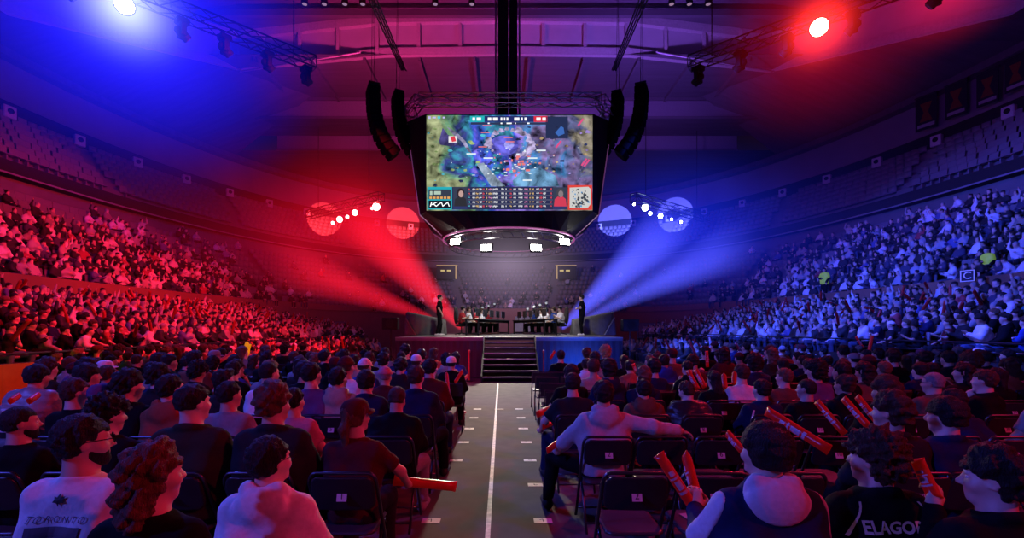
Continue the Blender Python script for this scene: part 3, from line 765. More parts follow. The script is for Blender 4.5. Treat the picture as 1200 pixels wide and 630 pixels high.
for side in (-1,1):
    A = Vector((XC+.05+side*2.35,21.9,SZ)); B = Vector((XC+.12+side*1.25,25.6,SZ)); d = (B-A).normalized(); nrm = Vector((-side*abs(d.y), -abs(d.x)*1.0, 0)).normalized()
    rz = math.atan2(-nrm.x, nrm.y); col = 'red' if side < 0 else 'blue'
    e = empty('team_desk', (A+B)/2+nrm*.72, rz, f'long black player desk with monitors on the {col} side of the stage', 'desk', 'player desks'); Ld = (B-A).length+.9
    MB().bbox((0,0,.73),(Ld,.75,.05),.01).build('desktop', M_BLACK, e); MB().box(-Ld/2,Ld/2,.30,.33,.60,.71).build('front_panel', mat('desk_black', (.006,.006,.007), .9, spec=.1), e)
    for q in (-1,1): MB().box(q*Ld/2-.03,q*Ld/2+.03,-.32,-.26,0,.71).box(q*Ld/2-.03,q*Ld/2+.03,.26,.32,0,.71).box(q*Ld/2-.03,q*Ld/2+.03,-.26,.26,.04,.1).build('leg', M_DKMET, e)
    for i in range(5):
        p = A.lerp(B, i/4); th = ORD[i]
        c = gaming_chair() if gc is None else copy_tree(gc); gc = gc or c
        c.location = p; c.rotation_euler = (0,0,rz); tag(c, f'black gaming chair on the {col} side, {th} from the audience', 'chair', 'gaming chairs on stage')
        m_ = monitor() if mo is None else copy_tree(mo); mo = mo or m_
        m_.location = p+nrm*.85+Vector((0,0,.755)); m_.rotation_euler = (0,0,rz); tag(m_, f'flat black monitor on the {col} side desk, {th} from the audience', 'monitor', 'monitors on the player desks')
        hs = ['short','tousled','bowl','curly','short'][i]; tc = ('red','white','red','white','red')[i] if side < 0 else ('white','blue','white','white','blue')[i]
        P,fg = pool_person((6,0,1,4,0)[i], 'tee', hs, tc, ('black','brown')[i % 2], i % 3, 'black')
        P.location = p+Vector((0,0,0)); P.rotation_euler = (0,0,rz+(.1-.05*i)); TEAM.append(P)
        tag(P, f'seated player in {"red" if tc == "red" else tc} jersey at the {col} side desk, {th} from the audience', 'person', 'players on stage')
        hd = MB(); pts = [(.092*math.cos(t),-.01,.03+.115*math.sin(t)) for t in np.linspace(0,math.pi,9)]; hd.path(pts, .012, 5)
        for q in (-1,1): hd.lathe([(.001,-.02),(.04,-.018),(.04,.018),(.001,.02)], 10, Matrix.Translation((.095*q,-.01,0)) @ Matrix.Rotation(math.pi/2,4,'Y'))
        head_child('headset', hd.build('headset', M_DARK).data, P, fg.H4); bpy.data.objects.remove([o for o in bpy.data.objects if o.name.startswith('headset') and o.parent is None][0])
# standing hosts
def host(px, py_feet, Y, rz, lab, **k):
    f = Fig(stand=True, pitch=.02, head=(0,.05), **k); P = make_person(f, 'tee', 'black', 'short', 'black', 0, 'black', h=.016, hh=.011, shoecol='white')
    X = (px-PX)/F*Y; P.location = (X,Y,SZ); P.rotation_euler = (0,0,rz); tag(P, lab, 'person'); return P
host(515, 392, 19.9, -1.35, 'standing person in black clothes and white shoes on red side of the stage', armL='side', armR='side', feet={-1:(-.12,.06),1:(.12,-.1)})
host(682, 392, 19.9, 1.2, 'standing person in black clothes with folded hands on blue side of the stage', armL='fold', armR='fold', feet={-1:(-.11,.0),1:(.12,.06)})
# clustered lamp stands behind the desks
def lamp_stand(px, Y, n, lab):
    X = (px-PX)/F*Y; e = empty('lamp_stand', (X,Y,SZ), 0, lab, 'lamp stand', 'lamp stands behind the desks'); b = MB()
    b.tube((0,0,.0),(0,0,1.35),.025,6)
    for k in range(3): b.tube((0,0,.25), (.35*math.cos(k*2.1),.35*math.sin(k*2.1),.01), .018, 5)
    b.tube((-.5,0,1.2),(.5,0,1.5),.02,5); b.build('stand', M_DKMET, e)
    for k in range(n):
        t = k/(n-1); p = Vector((-.5+t,0,1.25+.3*t)); M = Matrix.Translation(p+Vector((0,-.05,.08))) @ Matrix.Rotation(1.1,4,'X')
        h = MB().lathe([(.03,-.12),(.075,-.1),(.09,.1),(.085,.1),(.06,.06),(.001,.06)], 10, M).build('lamp_head', M_METAL, e)
        MB().lathe([(.001,.07),(.06,.07),(.06,.075),(.001,.08)], 10, M).build('lens', mat('lens_dim', (.5,.55,.6), .1, emit=(.8,.85,1), es=.25), h)
lamp_stand(569, 26., 4, 'tripod with slanted row of small lamps on red side of the stage')
lamp_stand(629, 25., 4, 'tripod with slanted row of small lamps on blue side of the stage')
# white board at the far stage edge
X = (613-PX)/F*29.; b = empty('projection_board', (X,29.,SZ), 0, 'pale standing board at the far edge of the stage', 'board')
MB().box(-.5,.5,-.03,.03,.1,1.05).build('panel', mat('board_violet', (.45,.40,.55), .6), b)
for q in (-.4,.4): MB().box(q-.03,q+.03,-.2,.2,0,.1).build('foot', M_DKMET, b)
# speakers on poles beside the stage
for px,py,Y,nm in ((458,379,22.,'red'),(738,381,21.,'blue')):
    X,_,Z = at(px,py,Y); e = empty('loudspeaker', (X,Y,0), 0, f'black loudspeaker on a pole beside the {nm} side of the stage', 'loudspeaker', 'loudspeakers on poles beside the stage')
    MB().bbox((0,0,Z),(.72,.5,.55),.03).build('cabinet', M_BLACK, e); MB().lathe([(.001,-.26),(.2,-.255),(.2,-.25)], 14, Matrix.Translation((0,0,Z)) @ Matrix.Rotation(math.pi/2,4,'X') @ Matrix.Translation((0,0,.51))).build('grille', M_DKMET, e)
    b = MB().tube((0,0,.1),(0,0,Z-.27),.03,8)
    for k in range(3): b.tube((0,0,.5),(.45*math.cos(k*2.1+.5),.45*math.sin(k*2.1+.5),.01),.02,5)
    b.build('pole', M_DKMET, e)
# rope posts, water bottle, uplight at the stage foot
for px,nm in ((550,'red'),(637,'blue')):
    Y = 15.7; X = (px-PX)/F*Y; e = empty('barrier_post', (X,Y,0), 0, f'slim {"red-lit" if nm == "red" else "dark"} post standing beside the stage steps, {nm} side', 'post', 'posts beside the steps')
    MB().lathe([(.14,0),(.14,.02),(.03,.04)], 14).build('base', M_DKMET, e); MB().tube((0,0,.03),(0,0,1.0),.025,8).lathe([(.04,.98),(.04,1.04),(.001,1.06)], 10).build('pole', mat('post_red', (.45,.03,.03), .35), e)
X = (643-PX)/F*10.6; e = empty('water_bottle', (X,10.6,.47), 0, 'clear water bottle standing on the empty chair nearest the steps', 'bottle')
MB().lathe([(.03,0),(.034,.02),(.034,.13),(.03,.15),(.034,.17),(.03,.2),(.013,.235),(.013,.25)], 12).build('bottle_body', mat('bottle_plastic', (.6,.65,.75), .1), e, True); MB().lathe([(.015,.25),(.015,.27),(.001,.272)], 10).build('bottle_cap', M_BOXW, e)
# ------------------------------------------------------------------ hanging scoreboard
JX, JY = XC+.0, 27.2
jb = empty('hanging_scoreboard', (JX,JY,0), 0, 'centre-hung scoreboard with bright game screen and octagonal dark body', 'scoreboard')
def octr(hw, c, z): return [(-hw+c,-hw,z),(hw-c,-hw,z),(hw,-hw+c,z),(hw,hw-c,z),(hw-c,hw,z),(-hw+c,hw,z),(-hw,hw-c,z),(-hw,-hw+c,z)]
zt, zb = 12.83, 7.8
HW = 3.2                               # body half depth: the front face stands at JY-3.2 = 24
# octagon in plan: wide front (8.6) with slanted corners; top flares
def body_ring(z, fx_, sx, dy): return [(-fx_,-HW,z),(fx_,-HW,z),(sx,-HW+dy,z),(sx,HW-dy,z),(fx_,HW,z),(-fx_,HW,z),(-sx,HW-dy,z),(-sx,-HW+dy,z)]
rs = [body_ring(zt,4.33,5.5,.95), body_ring(zb,4.3,4.75,.7)]
v = [p for r in rs for p in r]; f = [(i,(i+1)%8,8+(i+1)%8,8+i) for i in range(8)]+[tuple(range(8)), tuple(range(15,7,-1))]
link_mesh('body', v, f, M_BLACK, jb)
mb = MB()
for s in (-1,1):
    for y in (-1,1):
        mb.tube((5.5*s,y*(HW-.95),zt),(4.75*s,y*(HW-.7),zb),.035,6); mb.tube((4.75*s,y*(HW-.7),zb),(3.75*s,y*1.2,6.95),.035,6)
mb.build('corner_edge', mat('edge_lit', (.6,.5,.6), .3, emit=(.7,.2,.6), es=.12), jb)
f2 = []; v2 = body_ring(zb,4.3,4.75,.7); N2 = 40
rr = [(3.75*math.cos(2*math.pi*i/N2), 3.75*math.sin(2*math.pi*i/N2), 6.92) for i in range(N2)]
# funnel from the body down to the ring
def fun(t):
    a = 2*math.pi*t/N2; c,s = math.cos(a),math.sin(a); k = min(4.6/max(abs(c),1e-6), 3.15/max(abs(s),1e-6)); return (c*k, s*k, zb)
v2 = [fun(i) for i in range(N2)]+rr; link_mesh('funnel', v2, [(i,(i+1)%N2,N2+(i+1)%N2,N2+i) for i in range(N2)], M_BLACK, jb)
mb = MB(); mb.path([(3.8*math.cos(2*math.pi*i/48),3.8*math.sin(2*math.pi*i/48),6.85) for i in range(48)], .05, 6, True)
mb.build('ring_trim', mat('ring_lit', (.5,.4,.5), .3, emit=(.8,.15,.5), es=.35), jb)
mb = MB(); n = 40
for rad,z in ((3.6,6.75),(3.25,6.75),(3.45,6.42)): mb.path([(rad*math.cos(2*math.pi*i/48),rad*math.sin(2*math.pi*i/48),z) for i in range(48)], .03, 5, True)
for i in range(n):
    a = 2*math.pi*i/n; b2 = 2*math.pi*(i+.5)/n; c = lambda r,t,z: (r*math.cos(t),r*math.sin(t),z)
    mb.tube(c(3.6,a,6.75),c(3.45,b2,6.42),.018,4); mb.tube(c(3.25,a,6.75),c(3.45,b2,6.42),.018,4); mb.tube(c(3.6,a,6.75),c(3.25,b2,6.75),.018,4)
mb.build('ring_truss', M_METAL, jb)
mb = MB()
for y in (-3.6,3.6): truss_mb(mb, (-4.6,y,13.35),(4.6,y,13.35),.5,.035,.9)
for x in (-5.3,5.3): truss_mb(mb, (x,-2.4,13.3),(x,2.4,13.3),.5,.035,.9)
for sx in (-1,1):
    for sy in (-1,1): truss_mb(mb, (sx*4.6,sy*3.6,13.35),(sx*5.3,sy*2.4,13.3),.5,.035,.7)
mb.build('top_truss', M_METAL, jb)
mb = MB().box(-.62,-.02,-.45,.45,13.2,22.9).box(.04,.5,-.4,.4,14.2,22.9).build('hoist_column', M_BLACK, jb)
mb = MB()
for x in (-.75,.62): mb.tube((x,-.3,13.2),(x,-.3,22.9),.05,6)
mb.build('hoist_cable', mat('cable_lit', (.4,.3,.4), .5), jb)
# picture on the front face: 8.6 x 4.94 m
SW, SH = 8.55, 4.9; scx, scz = 0., 10.3
m = bpy.data.materials.new('game_picture'); m.use_nodes = True; N = m.node_tree.nodes; Lk = m.node_tree.links; N.clear()
out = N.new('ShaderNodeOutputMaterial'); em = N.new('ShaderNodeEmission'); Lk.new(em.outputs[0], out.inputs['Surface'])
tc = N.new('ShaderNodeTexCoord'); sx = N.new('ShaderNodeSeparateXYZ'); Lk.new(tc.outputs['Object'], sx.inputs[0])
def noise(sc, det, dist, off):
    mp = N.new('ShaderNodeMapping'); mp.inputs['Location'].default_value = off; Lk.new(tc.outputs['Object'], mp.inputs[0])
    q = N.new('ShaderNodeTexNoise'); q.inputs['Scale'].default_value = sc; q.inputs['Detail'].default_value = det; q.inputs['Distortion'].default_value = dist; Lk.new(mp.outputs[0], q.inputs['Vector']); return q.outputs['Fac']
def mth(op, a, b):
    n = N.new('ShaderNodeMath'); n.operation = op
    for i,v_ in enumerate((a,b)):
        if isinstance(v_,(int,float)): n.inputs[i].default_value = v_
        else: Lk.new(v_, n.inputs[i])
    return n.outputs[0]
u = mth('ADD', mth('MULTIPLY', mth('ADD', sx.outputs[0], 4.3), 1/8.6), mth('MULTIPLY', mth('SUBTRACT', noise(.6,4,.8,(3,0,1)), .5), 1.1))
cr = N.new('ShaderNodeValToRGB'); E = cr.color_ramp; E.elements[0].position = .02; E.elements[0].color = (.34,.38,.20,1); E.elements[1].position = .98; E.elements[1].color = (.30,.26,.20,1)
for p,c in ((.13,(.16,.36,.20)),(.24,(.05,.06,.32)),(.34,(.05,.32,.45)),(.44,(.06,.10,.75)),(.55,(.34,.22,.85)),(.66,(.05,.24,.55)),(.78,(.22,.15,.36)),(.9,(.10,.12,.26))):
    q = E.elements.new(p); q.color = (*c,1)
Lk.new(u, cr.inputs[0])
fine = mth('ADD', mth('MULTIPLY', mth('SUBTRACT', noise(1.7,8,.6,(0,2,5)), .36), 3.4), .14)
vm = N.new('ShaderNodeVectorMath'); vm.operation = 'SCALE'; Lk.new(cr.outputs[0], vm.inputs[0]); Lk.new(fine, vm.inputs['Scale'])
Lk.new(vm.outputs[0], em.inputs['Color']); em.inputs['Strength'].default_value = 1.2; MATS['game_picture'] = m
yF = -HW-.05
scr = MB().box(-SW/2,SW/2,yF,yF+.06,scz-SH/2,scz+SH/2).build('led_screen', m, jb)
def sxy(px, py, dy=0): return (((px-499)/195-.5)*SW, yF-.012-dy, scz+SH/2-(py-135)/112*SH)
class HUD(MB):
    def rect(s, a,b,c,d,dy=0):
        p = sxy(a,b,dy); q = sxy(c,d,dy); return s.add([p,(q[0],p[1],p[2]),q,(p[0],p[1],q[2])], [(0,3,2,1)])
    def poly(s, pts, dy=0): return s.add([sxy(*p,dy) for p in pts], [tuple(range(len(pts)))])
def gn(c, s=1., sc=1.6, lo=.25, hi=1.9):
    m = glow('hudn_%d_%d_%d' % tuple(int(x*999) for x in c), c, s); N = m.node_tree.nodes; L = m.node_tree.links
    tc_ = N.new('ShaderNodeTexCoord'); z = N.new('ShaderNodeTexNoise'); z.inputs['Scale'].default_value = sc; z.inputs['Detail'].default_value = 7; z.inputs['Distortion'].default_value = .8; L.new(tc_.outputs['Object'], z.inputs['Vector'])
    r_ = N.new('ShaderNodeMapRange'); r_.inputs['From Min'].default_value = .35; r_.inputs['From Max'].default_value = .68; r_.inputs['To Min'].default_value = lo*s; r_.inputs['To Max'].default_value = hi*s; L.new(z.outputs['Fac'], r_.inputs['Value']); L.new(r_.outputs['Result'], N['Emission'].inputs['Strength']); return m
def gl(c, s=1.): return glow('hud_%02x%02x%02x_%d' % (*[int(x*255) for x in c], int(s*10)), c, s)
hud = HUD(); hud.rect(550,136.2,567,143.2).build('teal_score_panel', gl((.02,.45,.5)), scr); HUD().rect(567,136.2,625,143.2).build('navy_score_panel', gl((.02,.03,.15)), scr); HUD().rect(625,136.2,641,143.2).build('red_score_panel', gl((.75,.03,.06)), scr)
HUD().rect(551,143.5,640,146.3).build('timer_bar', gl((.03,.04,.10)), scr)
h = HUD()
for a,b in ((553,556),(558,563),(571,575),(577,583),(586,588),(590,591.5),(593,595),(602,608),(610,612),(614,617),(628,633),(635,639)): h.rect(a,138,b,141.5,.01)
for a,b in ((571,573),(586,588),(593,599),(603,604),(617,620)): h.rect(a,144,b,145.6,.01)
h.build('lettering', gl((.9,.9,.95),1.2), scr)
h = HUD(); h.rect(501,136.5,504,139.5).rect(506,137,510,139).rect(518,137,521,139); h.build('corner_icons', gl((.55,.5,.9)), scr); HUD().rect(512,136.5,515.5,139.5).build('corner_icon', gl((.1,.6,.65)), scr)
HUD().rect(639,137,665,162.5).build('dark_map_inset', gl((.02,.03,.09)), scr); HUD().poly([(650,156),(657,148),(660,150),(661,157),(654,160)],.01).build('inset_figure', gl((.05,.15,.5)), scr)
# lower banner
HUD().rect(500,219.5,529,246).build('teal_panel', gl((.02,.42,.5)), scr); HUD().rect(501.5,222.5,527.5,234,.005).build('dark_inlay', gl((.04,.05,.08)), scr)
h = HUD()
for i in range(6): h.rect(502.5+i*4.2,231,505.5+i*4.2,233.6,.01)
h.build('orange_icons', gl((.8,.4,.12)), scr)
HUD().rect(508,224.5,516,228.5,.01).rect(503,224.5,506,229,.01).build('pale_icons', gl((.45,.6,.5)), scr)
HUD().rect(501.5,235.5,527.5,244.5,.01).build('logo_plate', gl((.01,.01,.02)), scr)
h = HUD()   # the letters K I A as one joined stroke
def st(a, b, w=1.15):
    (x1,y1),(x2,y2) = a,b; L = math.hypot(x2-x1,y2-y1); nx,ny = -(y2-y1)/L*w/2,(x2-x1)/L*w/2
    h.poly([(x1+nx,y1+ny),(x2+nx,y2+ny),(x2-nx,y2-ny),(x1-nx,y1-ny)], .03)
for a_,b_ in (((503.6,242.8),(505.2,237.4)),((504.4,240.9),(511.4,237.5)),((507.2,239.6),(510.6,242.4)),((510.4,242.4),(517,237.5)),((516.6,237.8),(518.4,242.5)),((518.2,242.4),(524.4,237.5)),((524,237.8),(525.8,242.6))): st(a_, b_, 1.0)
h.build('logo_lettering', gl((1,1,1),1.3), scr)
HUD().rect(529,219.5,648,246).build('stats_panel', gl((.025,.03,.09)), scr)
rr_ = random.Random(5)
cols = {'white':(.8,.8,.85),'gold':(.75,.5,.2),'pink':(.7,.25,.5),'red':(.7,.08,.1),'cyan':(.1,.5,.6)}; hh = {k:HUD() for k in cols}
for i in range(5):
    y = 221+i*5
    for a,b,c in ((548,550,'red' if i < 2 else 'cyan'),(553,556,'white'),(557,560,'gold'),(561,564,'white'),(565,567,'red'),(569,570.5,'gold'),(572,576,'gold' if i % 2 else 'pink'),(577,583,'white'),(587,590,'white'),(592,593,'white'),(597,599,'red' if i < 3 else 'gold'),(601,604,'white'),(607,612,'white'),(614,618,'pink'),(620,621.5,'gold'),(623,625,'gold'),(628,631,'white'),(632,635,'red'),(636,639,'white'),(644,646.5,'red')):
        [hh[c].rect(q,y+rr_.random()*.7,min(b,q+.9),y+1.5+rr_.random()*1.2,.01) for q in np.arange(a,b,1.25)]
for k in cols: hh[k].build('stat_marks', gl(cols[k]), scr)
h = HUD()
for i in range(1,5): h.rect(548,219.6+i*5,647,219.9+i*5,.012)
h.build('stat_lines', gl((.3,.3,.4)), scr)
def portrait(a, c, hair_, shirt, skin_):
    HUD().rect(a,220,a+16.5,246,.01).build('portrait_back', gl((.04,.05,.09)), scr)
    m_ = a+8.5
    HUD().poly([(a+1,243),(a+2,234),(m_-3,231),(m_+3,231),(a+15,234),(a+16,243)],.02).build('portrait_shirt', gl(shirt), scr)
    HUD().poly([(m_+4.6*math.cos(t),226.5+5.4*math.sin(t)) for t in np.linspace(0,6.28,15)[:-1]],.025).build('portrait_hair', gl(hair_), scr)
    HUD().poly([(m_+.6+2.9*math.cos(t),228+4*math.sin(t)) for t in np.linspace(0,6.28,15)[:-1]],.035).build('portrait_face', gl(skin_), scr)
    HUD().rect(a,242.6,a+16.5,246,.04).build('portrait_name_bar', gl((.03,.04,.15)), scr)
portrait(530.5, 0, (.03,.02,.03), (.03,.03,.04), (.55,.35,.32)); portrait(647.5, 0, (.06,.06,.08), (.65,.05,.1), (.25,.2,.22))
HUD().rect(665,217.5,693.5,246.5,.01).build('red_map_border', gl((.75,.06,.05)), scr)
HUD().poly([(667,220.5),(689,219.5),(691.5,222),(691.5,240),(688,244.5),(667,244.5)],.02).build('map_paper', gl((.62,.62,.60)), scr)
h = HUD(); h2 = HUD()
for i in range(46):
    x = 668.5+rr_.random()*20; y = 222+rr_.random()*20; w = .6+rr_.random()*2.2; (h if i % 5 else h2).poly([(x,y),(x+w,y-.6),(x+w+.5,y+w),(x+.2,y+w*.8)], .03)
h.build('map_walls', gl((.05,.06,.08)), scr); h2.build('map_marks', gl((.1,.3,.6)), scr)
# game view features
HUD().poly([(590+17*math.cos(t)*1.0,171+12*math.sin(t)) for t in np.linspace(0,6.28,25)[:-1]],.004).build('blue_pool', gn((.12,.11,.58)), scr)
h = HUD()
for i in range(22):
    t = i/22*6.28; r = 1.15+.18*rr_.random(); x = 597+20*r*math.cos(t); y = 168+13*r*math.sin(t)
    if y > 178 and 580 < x < 605: continue
    w = 2+rr_.random()*4; h.poly([(x-w,y+w*.5),(x-w*.4,y-w*.7),(x+w*.6,y-w*.5),(x+w,y+w*.4),(x+.2*w,y+w*.8)],.01)
h.build('stone_rim', gn((.36,.30,.50),1.,3.), scr)
HUD().poly([(596+6*math.cos(t),170+4.5*math.sin(t)) for t in np.linspace(0,6.28,13)[:-1]],.006).build('pool_glow', gn((.34,.34,.9)), scr)
rg = random.Random(21)
for nm_,c_,n_,xr,yr in (('dark_scrub',(.03,.04,.12),34,(501,692),(148,218)),('teal_scrub',(.05,.30,.38),26,(501,620),(150,218)),('violet_scrub',(.26,.18,.5),26,(560,690),(148,215)),('moss_scrub',(.26,.36,.14),18,(501,560),(148,200)),('ochre_scrub',(.42,.30,.16),12,(620,692),(160,215)),('pale_scrub',(.45,.5,.62),22,(510,690),(150,216)),('blue_scrub',(.05,.08,.5),26,(545,640),(175,218))):
    hq_ = HUD()
    for i_ in range(n_):
        x = rg.uniform(*xr); y = rg.uniform(*yr); w = rg.uniform(.8,3.2) if 'pale' not in nm_ else rg.uniform(.5,1.4)
        hq_.poly([(max(500,min(692.5,x+w*1.3*math.cos(t)*rg.uniform(.5,1))), max(147.5,min(218.5,y+w*.8*math.sin(t)*rg.uniform(.5,1)))) for t in np.linspace(0,6.28,8)[:-1]], .002+.0004*i_/n_)
    hq_.build(nm_+'_pattern', gn(c_), scr)
h = HUD(); h.poly([(514,165),(518,150),(524,158),(533,164),(536,169),(528,172),(515,170)],.01); h.build('dark_rock', gn((.06,.05,.18)), scr)
HUD().poly([(523,149),(534,155),(545,166),(553,181),(548,178),(540,166),(530,158)],.012).build('grey_ridge', gn((.30,.28,.46)), scr)
HUD().poly([(558,193),(566,191),(585,212),(592,219),(575,219)],.012).build('grey_boulder', gn((.26,.33,.44)), scr)
HUD().poly([(600,212),(612,200),(632,197),(650,206),(655,219),(602,219)],.01).build('blue_mound', gn((.12,.27,.45)), scr)
h = HUD(); h.rect(525,160,535,167.5,.02).build('white_flag', gl((.85,.82,.85)), scr); HUD().poly([(527,161),(532,160),(534,166),(529,167)],.03).build('red_mark', gl((.75,.05,.08)), scr)
h = HUD()
for x,y in ((676,147),(650,173),(680,194),(683,195)): h.poly([(x,y),(x+6,y-8),(x+8,y-7),(x+2,y+1)],.02)
h.build('pink_banners', gl((.75,.08,.25)), scr)
h = HUD()
for i in range(40):
    x = 560+rr_.gauss(35,18); y = 186+rr_.gauss(8,9); 
    if not (502 < x < 690 and 150 < y < 216): continue
    h.rect(x,y,x+.8+rr_.random()*3,y+.5+rr_.random()*.9,.02)
for x,y in ((546,180),(566,185),(628,176),(618,185),(612,211)): h.rect(x,y,x+11,y+1.6,.02)
h.build('white_bar_pattern', gl((.75,.85,.9),1.1), scr)
h = HUD()
for i in range(24):
    x = 585+rr_.gauss(20,15); y = 185+rr_.gauss(5,9); h.rect(x,y,x+1+rr_.random()*4,y+1+rr_.random()*2,.022)
for x,y in ((565,147),(563,155),(590,161),(592,166),(560,172)): h.rect(x,y,x+10,y+1.2,.022)
h.build('red_bar_pattern', gl((.85,.2,.2)), scr)
# lamps of the ring
lampw = glow('ring_lamp_white', (1,.97,.9), 40.)
RING = []
for i,(px,py) in enumerate(((534,284),(570,291),(628,291),(661,284),(533,272),(664,272))):
    Yl = 24.0 if i in (1,2) else (25.2 if i in (0,3) else 28.6); p = Vector(at(px,py,Yl)); e = empty('flood_lamp', p, 0, ['white flood lamp at left front of the hanging ring','white flood lamp at front of the ring, left of centre','white flood lamp at front of the ring, right of centre','white flood lamp at right front of the hanging ring','small white flood lamp at far left of the hanging ring','small white flood lamp at far right of the hanging ring'][i], 'flood lamp', 'flood lamps on the ring')
    k = .75 if i > 3 else 1.
    MB().bbox((0,0,0),(.62*k,.16,.42*k),.03).build('housing', M_BLACK, e); MB().box(-.27*k,.27*k,-.1,-.082,-.17*k,.17*k).build('lamp_face', lampw, e); MB().tube((-.33*k,0,0),(-.33*k,0,.3),.02,5).tube((.33*k,0,0),(.33*k,0,.3),.02,5).tube((-.33*k,0,.3),(.33*k,0,.3),.02,5).build('yoke', M_DKMET, e)
    e.rotation_euler = (-.35,0,[-.3,-.1,.1,.3,-.3,.3][i]); RING.append(p)
# line arrays
def line_array(px, py0, py1, Y, s, lab):
    X,_,Zt = at(px,py0,Y); Zb = at(px,py1,Y)[2]; n = 10; hgt = (Zt-Zb)/n
    e = empty('line_array_speaker', (X,Y,Zt), -1.15*s, lab, 'line array', 'hanging line array speakers')
    ang = 0; p = Vector((0,0,0))
    for k in range(n):
        M = Matrix.Translation(p) @ Matrix.Rotation(ang,4,'X'); b = MB(); b.bbox((0,0,-hgt*.5),(.95,.55,hgt*.94),.03,M); b.build('speaker_cabinet', mat('array_black', (.006,.006,.007), .95, spec=.05), e)
        ang += .015+.016*k; p = p+Vector((0,math.sin(ang)*hgt,-hgt*math.cos(ang)))
    b = MB(); b.box(-.5,.5,-.25,.25,.02,.1)
    for q in (-.4,.4): b.tube((q,0,.1),(q*.3,0,6),.015,4)
    b.build('hanging_frame', M_DKMET, e)
line_array(437, 104, 186, 22, 1, 'curved black line array speaker hanging outermost on the red side')
line_array(466, 112, 186, 25, 1, 'curved black line array speaker hanging close to scoreboard on the red side')
line_array(752, 104, 186, 22, -1, 'curved black line array speaker hanging outermost on the blue side')
line_array(724, 112, 186, 25, -1, 'curved black line array speaker hanging close to scoreboard on the blue side')
# trusses with moving heads
def moving_head():
    e = empty('moving_head'); MB().bbox((0,0,-.09),(.38,.34,.16),.03).build('base', M_DARK, e)
    b = MB()
    for s in (-1,1): b.bbox((.17*s,0,-.36),(.06,.16,.42),.02)
    b.bbox((0,0,-.18),(.4,.2,.05),.02).build('yoke', M_DARK, e)
    hd = MB(); M = Matrix.Translation((0,0,-.45)) @ Matrix.Rotation(.9,4,'X'); hd.lathe([(.05,.22),(.13,.16),(.15,.0),(.145,-.2),(.12,-.22)], 14, M); h = hd.build('lamp_head', M_DARK, e, True)
    MB().lathe([(.001,-.215),(.115,-.222),(.115,-.23),(.001,-.232)], 14, M).build('lens', mat('lens_dark', (.08,.08,.12), .1), h); return e
MH = None; TL = {}
def add_heads(pts, fmt, grp):
    global MH
    for i,(p,rz,lab) in enumerate(pts):
        o = moving_head() if MH is None else copy_tree(MH); MH = MH or o
        o.location = p; o.rotation_euler = (0,0,rz); tag(o, lab, 'stage light', grp)
for s,nm,c in ((-1,'left','blue'),(1,'right','red')):
    A = Vector((-6.9 if s < 0 else 6.9,17.1,11.5)); B = Vector((-12.2 if s < 0 else 12.9,12.2,11.6))
    e = empty('lighting_truss', A, 0, f'near lighting truss slanting out of the {nm} top of the arena with hanging lamps', 'truss', 'lighting trusses'); mb = MB(); truss_mb(mb, (0,0,0), B-A, .42, .028, .5); mb.build('truss_frame', M_DKMET, e)
    mb = MB(); 
    for t in (.1,.6): q = (B-A)*t; mb.tube(q, q+Vector((0,0,10)), .02, 5)
    mb.build('hanging_cable', M_DKMET, e)
    pos = ((.04,'innermost'),(.22,'second'),(.40,'third'),(.62,'fourth'),(.86,'fifth')) if s > 0 else ((.04,'innermost'),(.22,'second'),(.40,'third'),(.56,'fourth'),(.92,'fifth'))
    add_heads([(A.lerp(B,t)-Vector((0,0,.22)), s*.7, f'dark moving head lamp under the near {nm} truss, {w} from its inner end') for t,w in pos], '', 'moving heads on the near trusses')
    # far trusses
    if s < 0: A2, B2 = Vector(at(362,258,41)), Vector(at(447,238,35))
    else: A2, B2 = Vector(at(828,262,41)), Vector(at(742,239,35))
    e = empty('lighting_truss', A2, 0, f'far lighting truss with lit lamps over the {nm} rear of the stage', 'truss', 'lighting trusses'); mb = MB(); truss_mb(mb, (0,0,.5), B2-A2+Vector((0,0,.5)), .6, .04, .8); mb.build('truss_frame', M_DKMET, e)
    mb = MB()
    for t in (.15,.85): q = (B2-A2)*t+Vector((0,0,.8)); mb.tube(q, q+Vector((0,0,7)), .03, 5)
    mb.build('hanging_cable', M_DKMET, e)
    lampc = glow('far_lamp_'+nm, (1,.10,.10) if s < 0 else (.5,.6,1), 30.)
    for i,(px,py,r) in enumerate(((441,242,.30),(436,244,.12),(416,249,.24),(407,254,.15),(398,257,.26),(390,261,.15)) if s < 0 else ((756,243,.26),(743,239,.12),(762,250,.14),(774,253,.20),(787,257,.12),(798,260,.12))):
        Yq = 36+i*.9; e = empty('stage_lamp', at(px,py,Yq), 0, f'glowing {"red" if s < 0 else "blue-white"} stage lamp on the far {nm} truss, {ORD[i]} from the scoreboard', 'stage light', 'lit lamps on the far trusses')
        e.rotation_euler = (.2,0,0)
        MB().lathe([(r*.7,-.45),(r*1.1,-.35),(r*1.15,0),(r*1.05,0)], 12, Matrix.Rotation(math.pi/2,4,'X')).build('lamp_body', M_DARK, e); MB().lathe([(.001,.0),(r,.01),(r*.8,.04),(.001,.06)], 14, Matrix.Rotation(math.pi/2,4,'X')).build('lens', lampc, e)
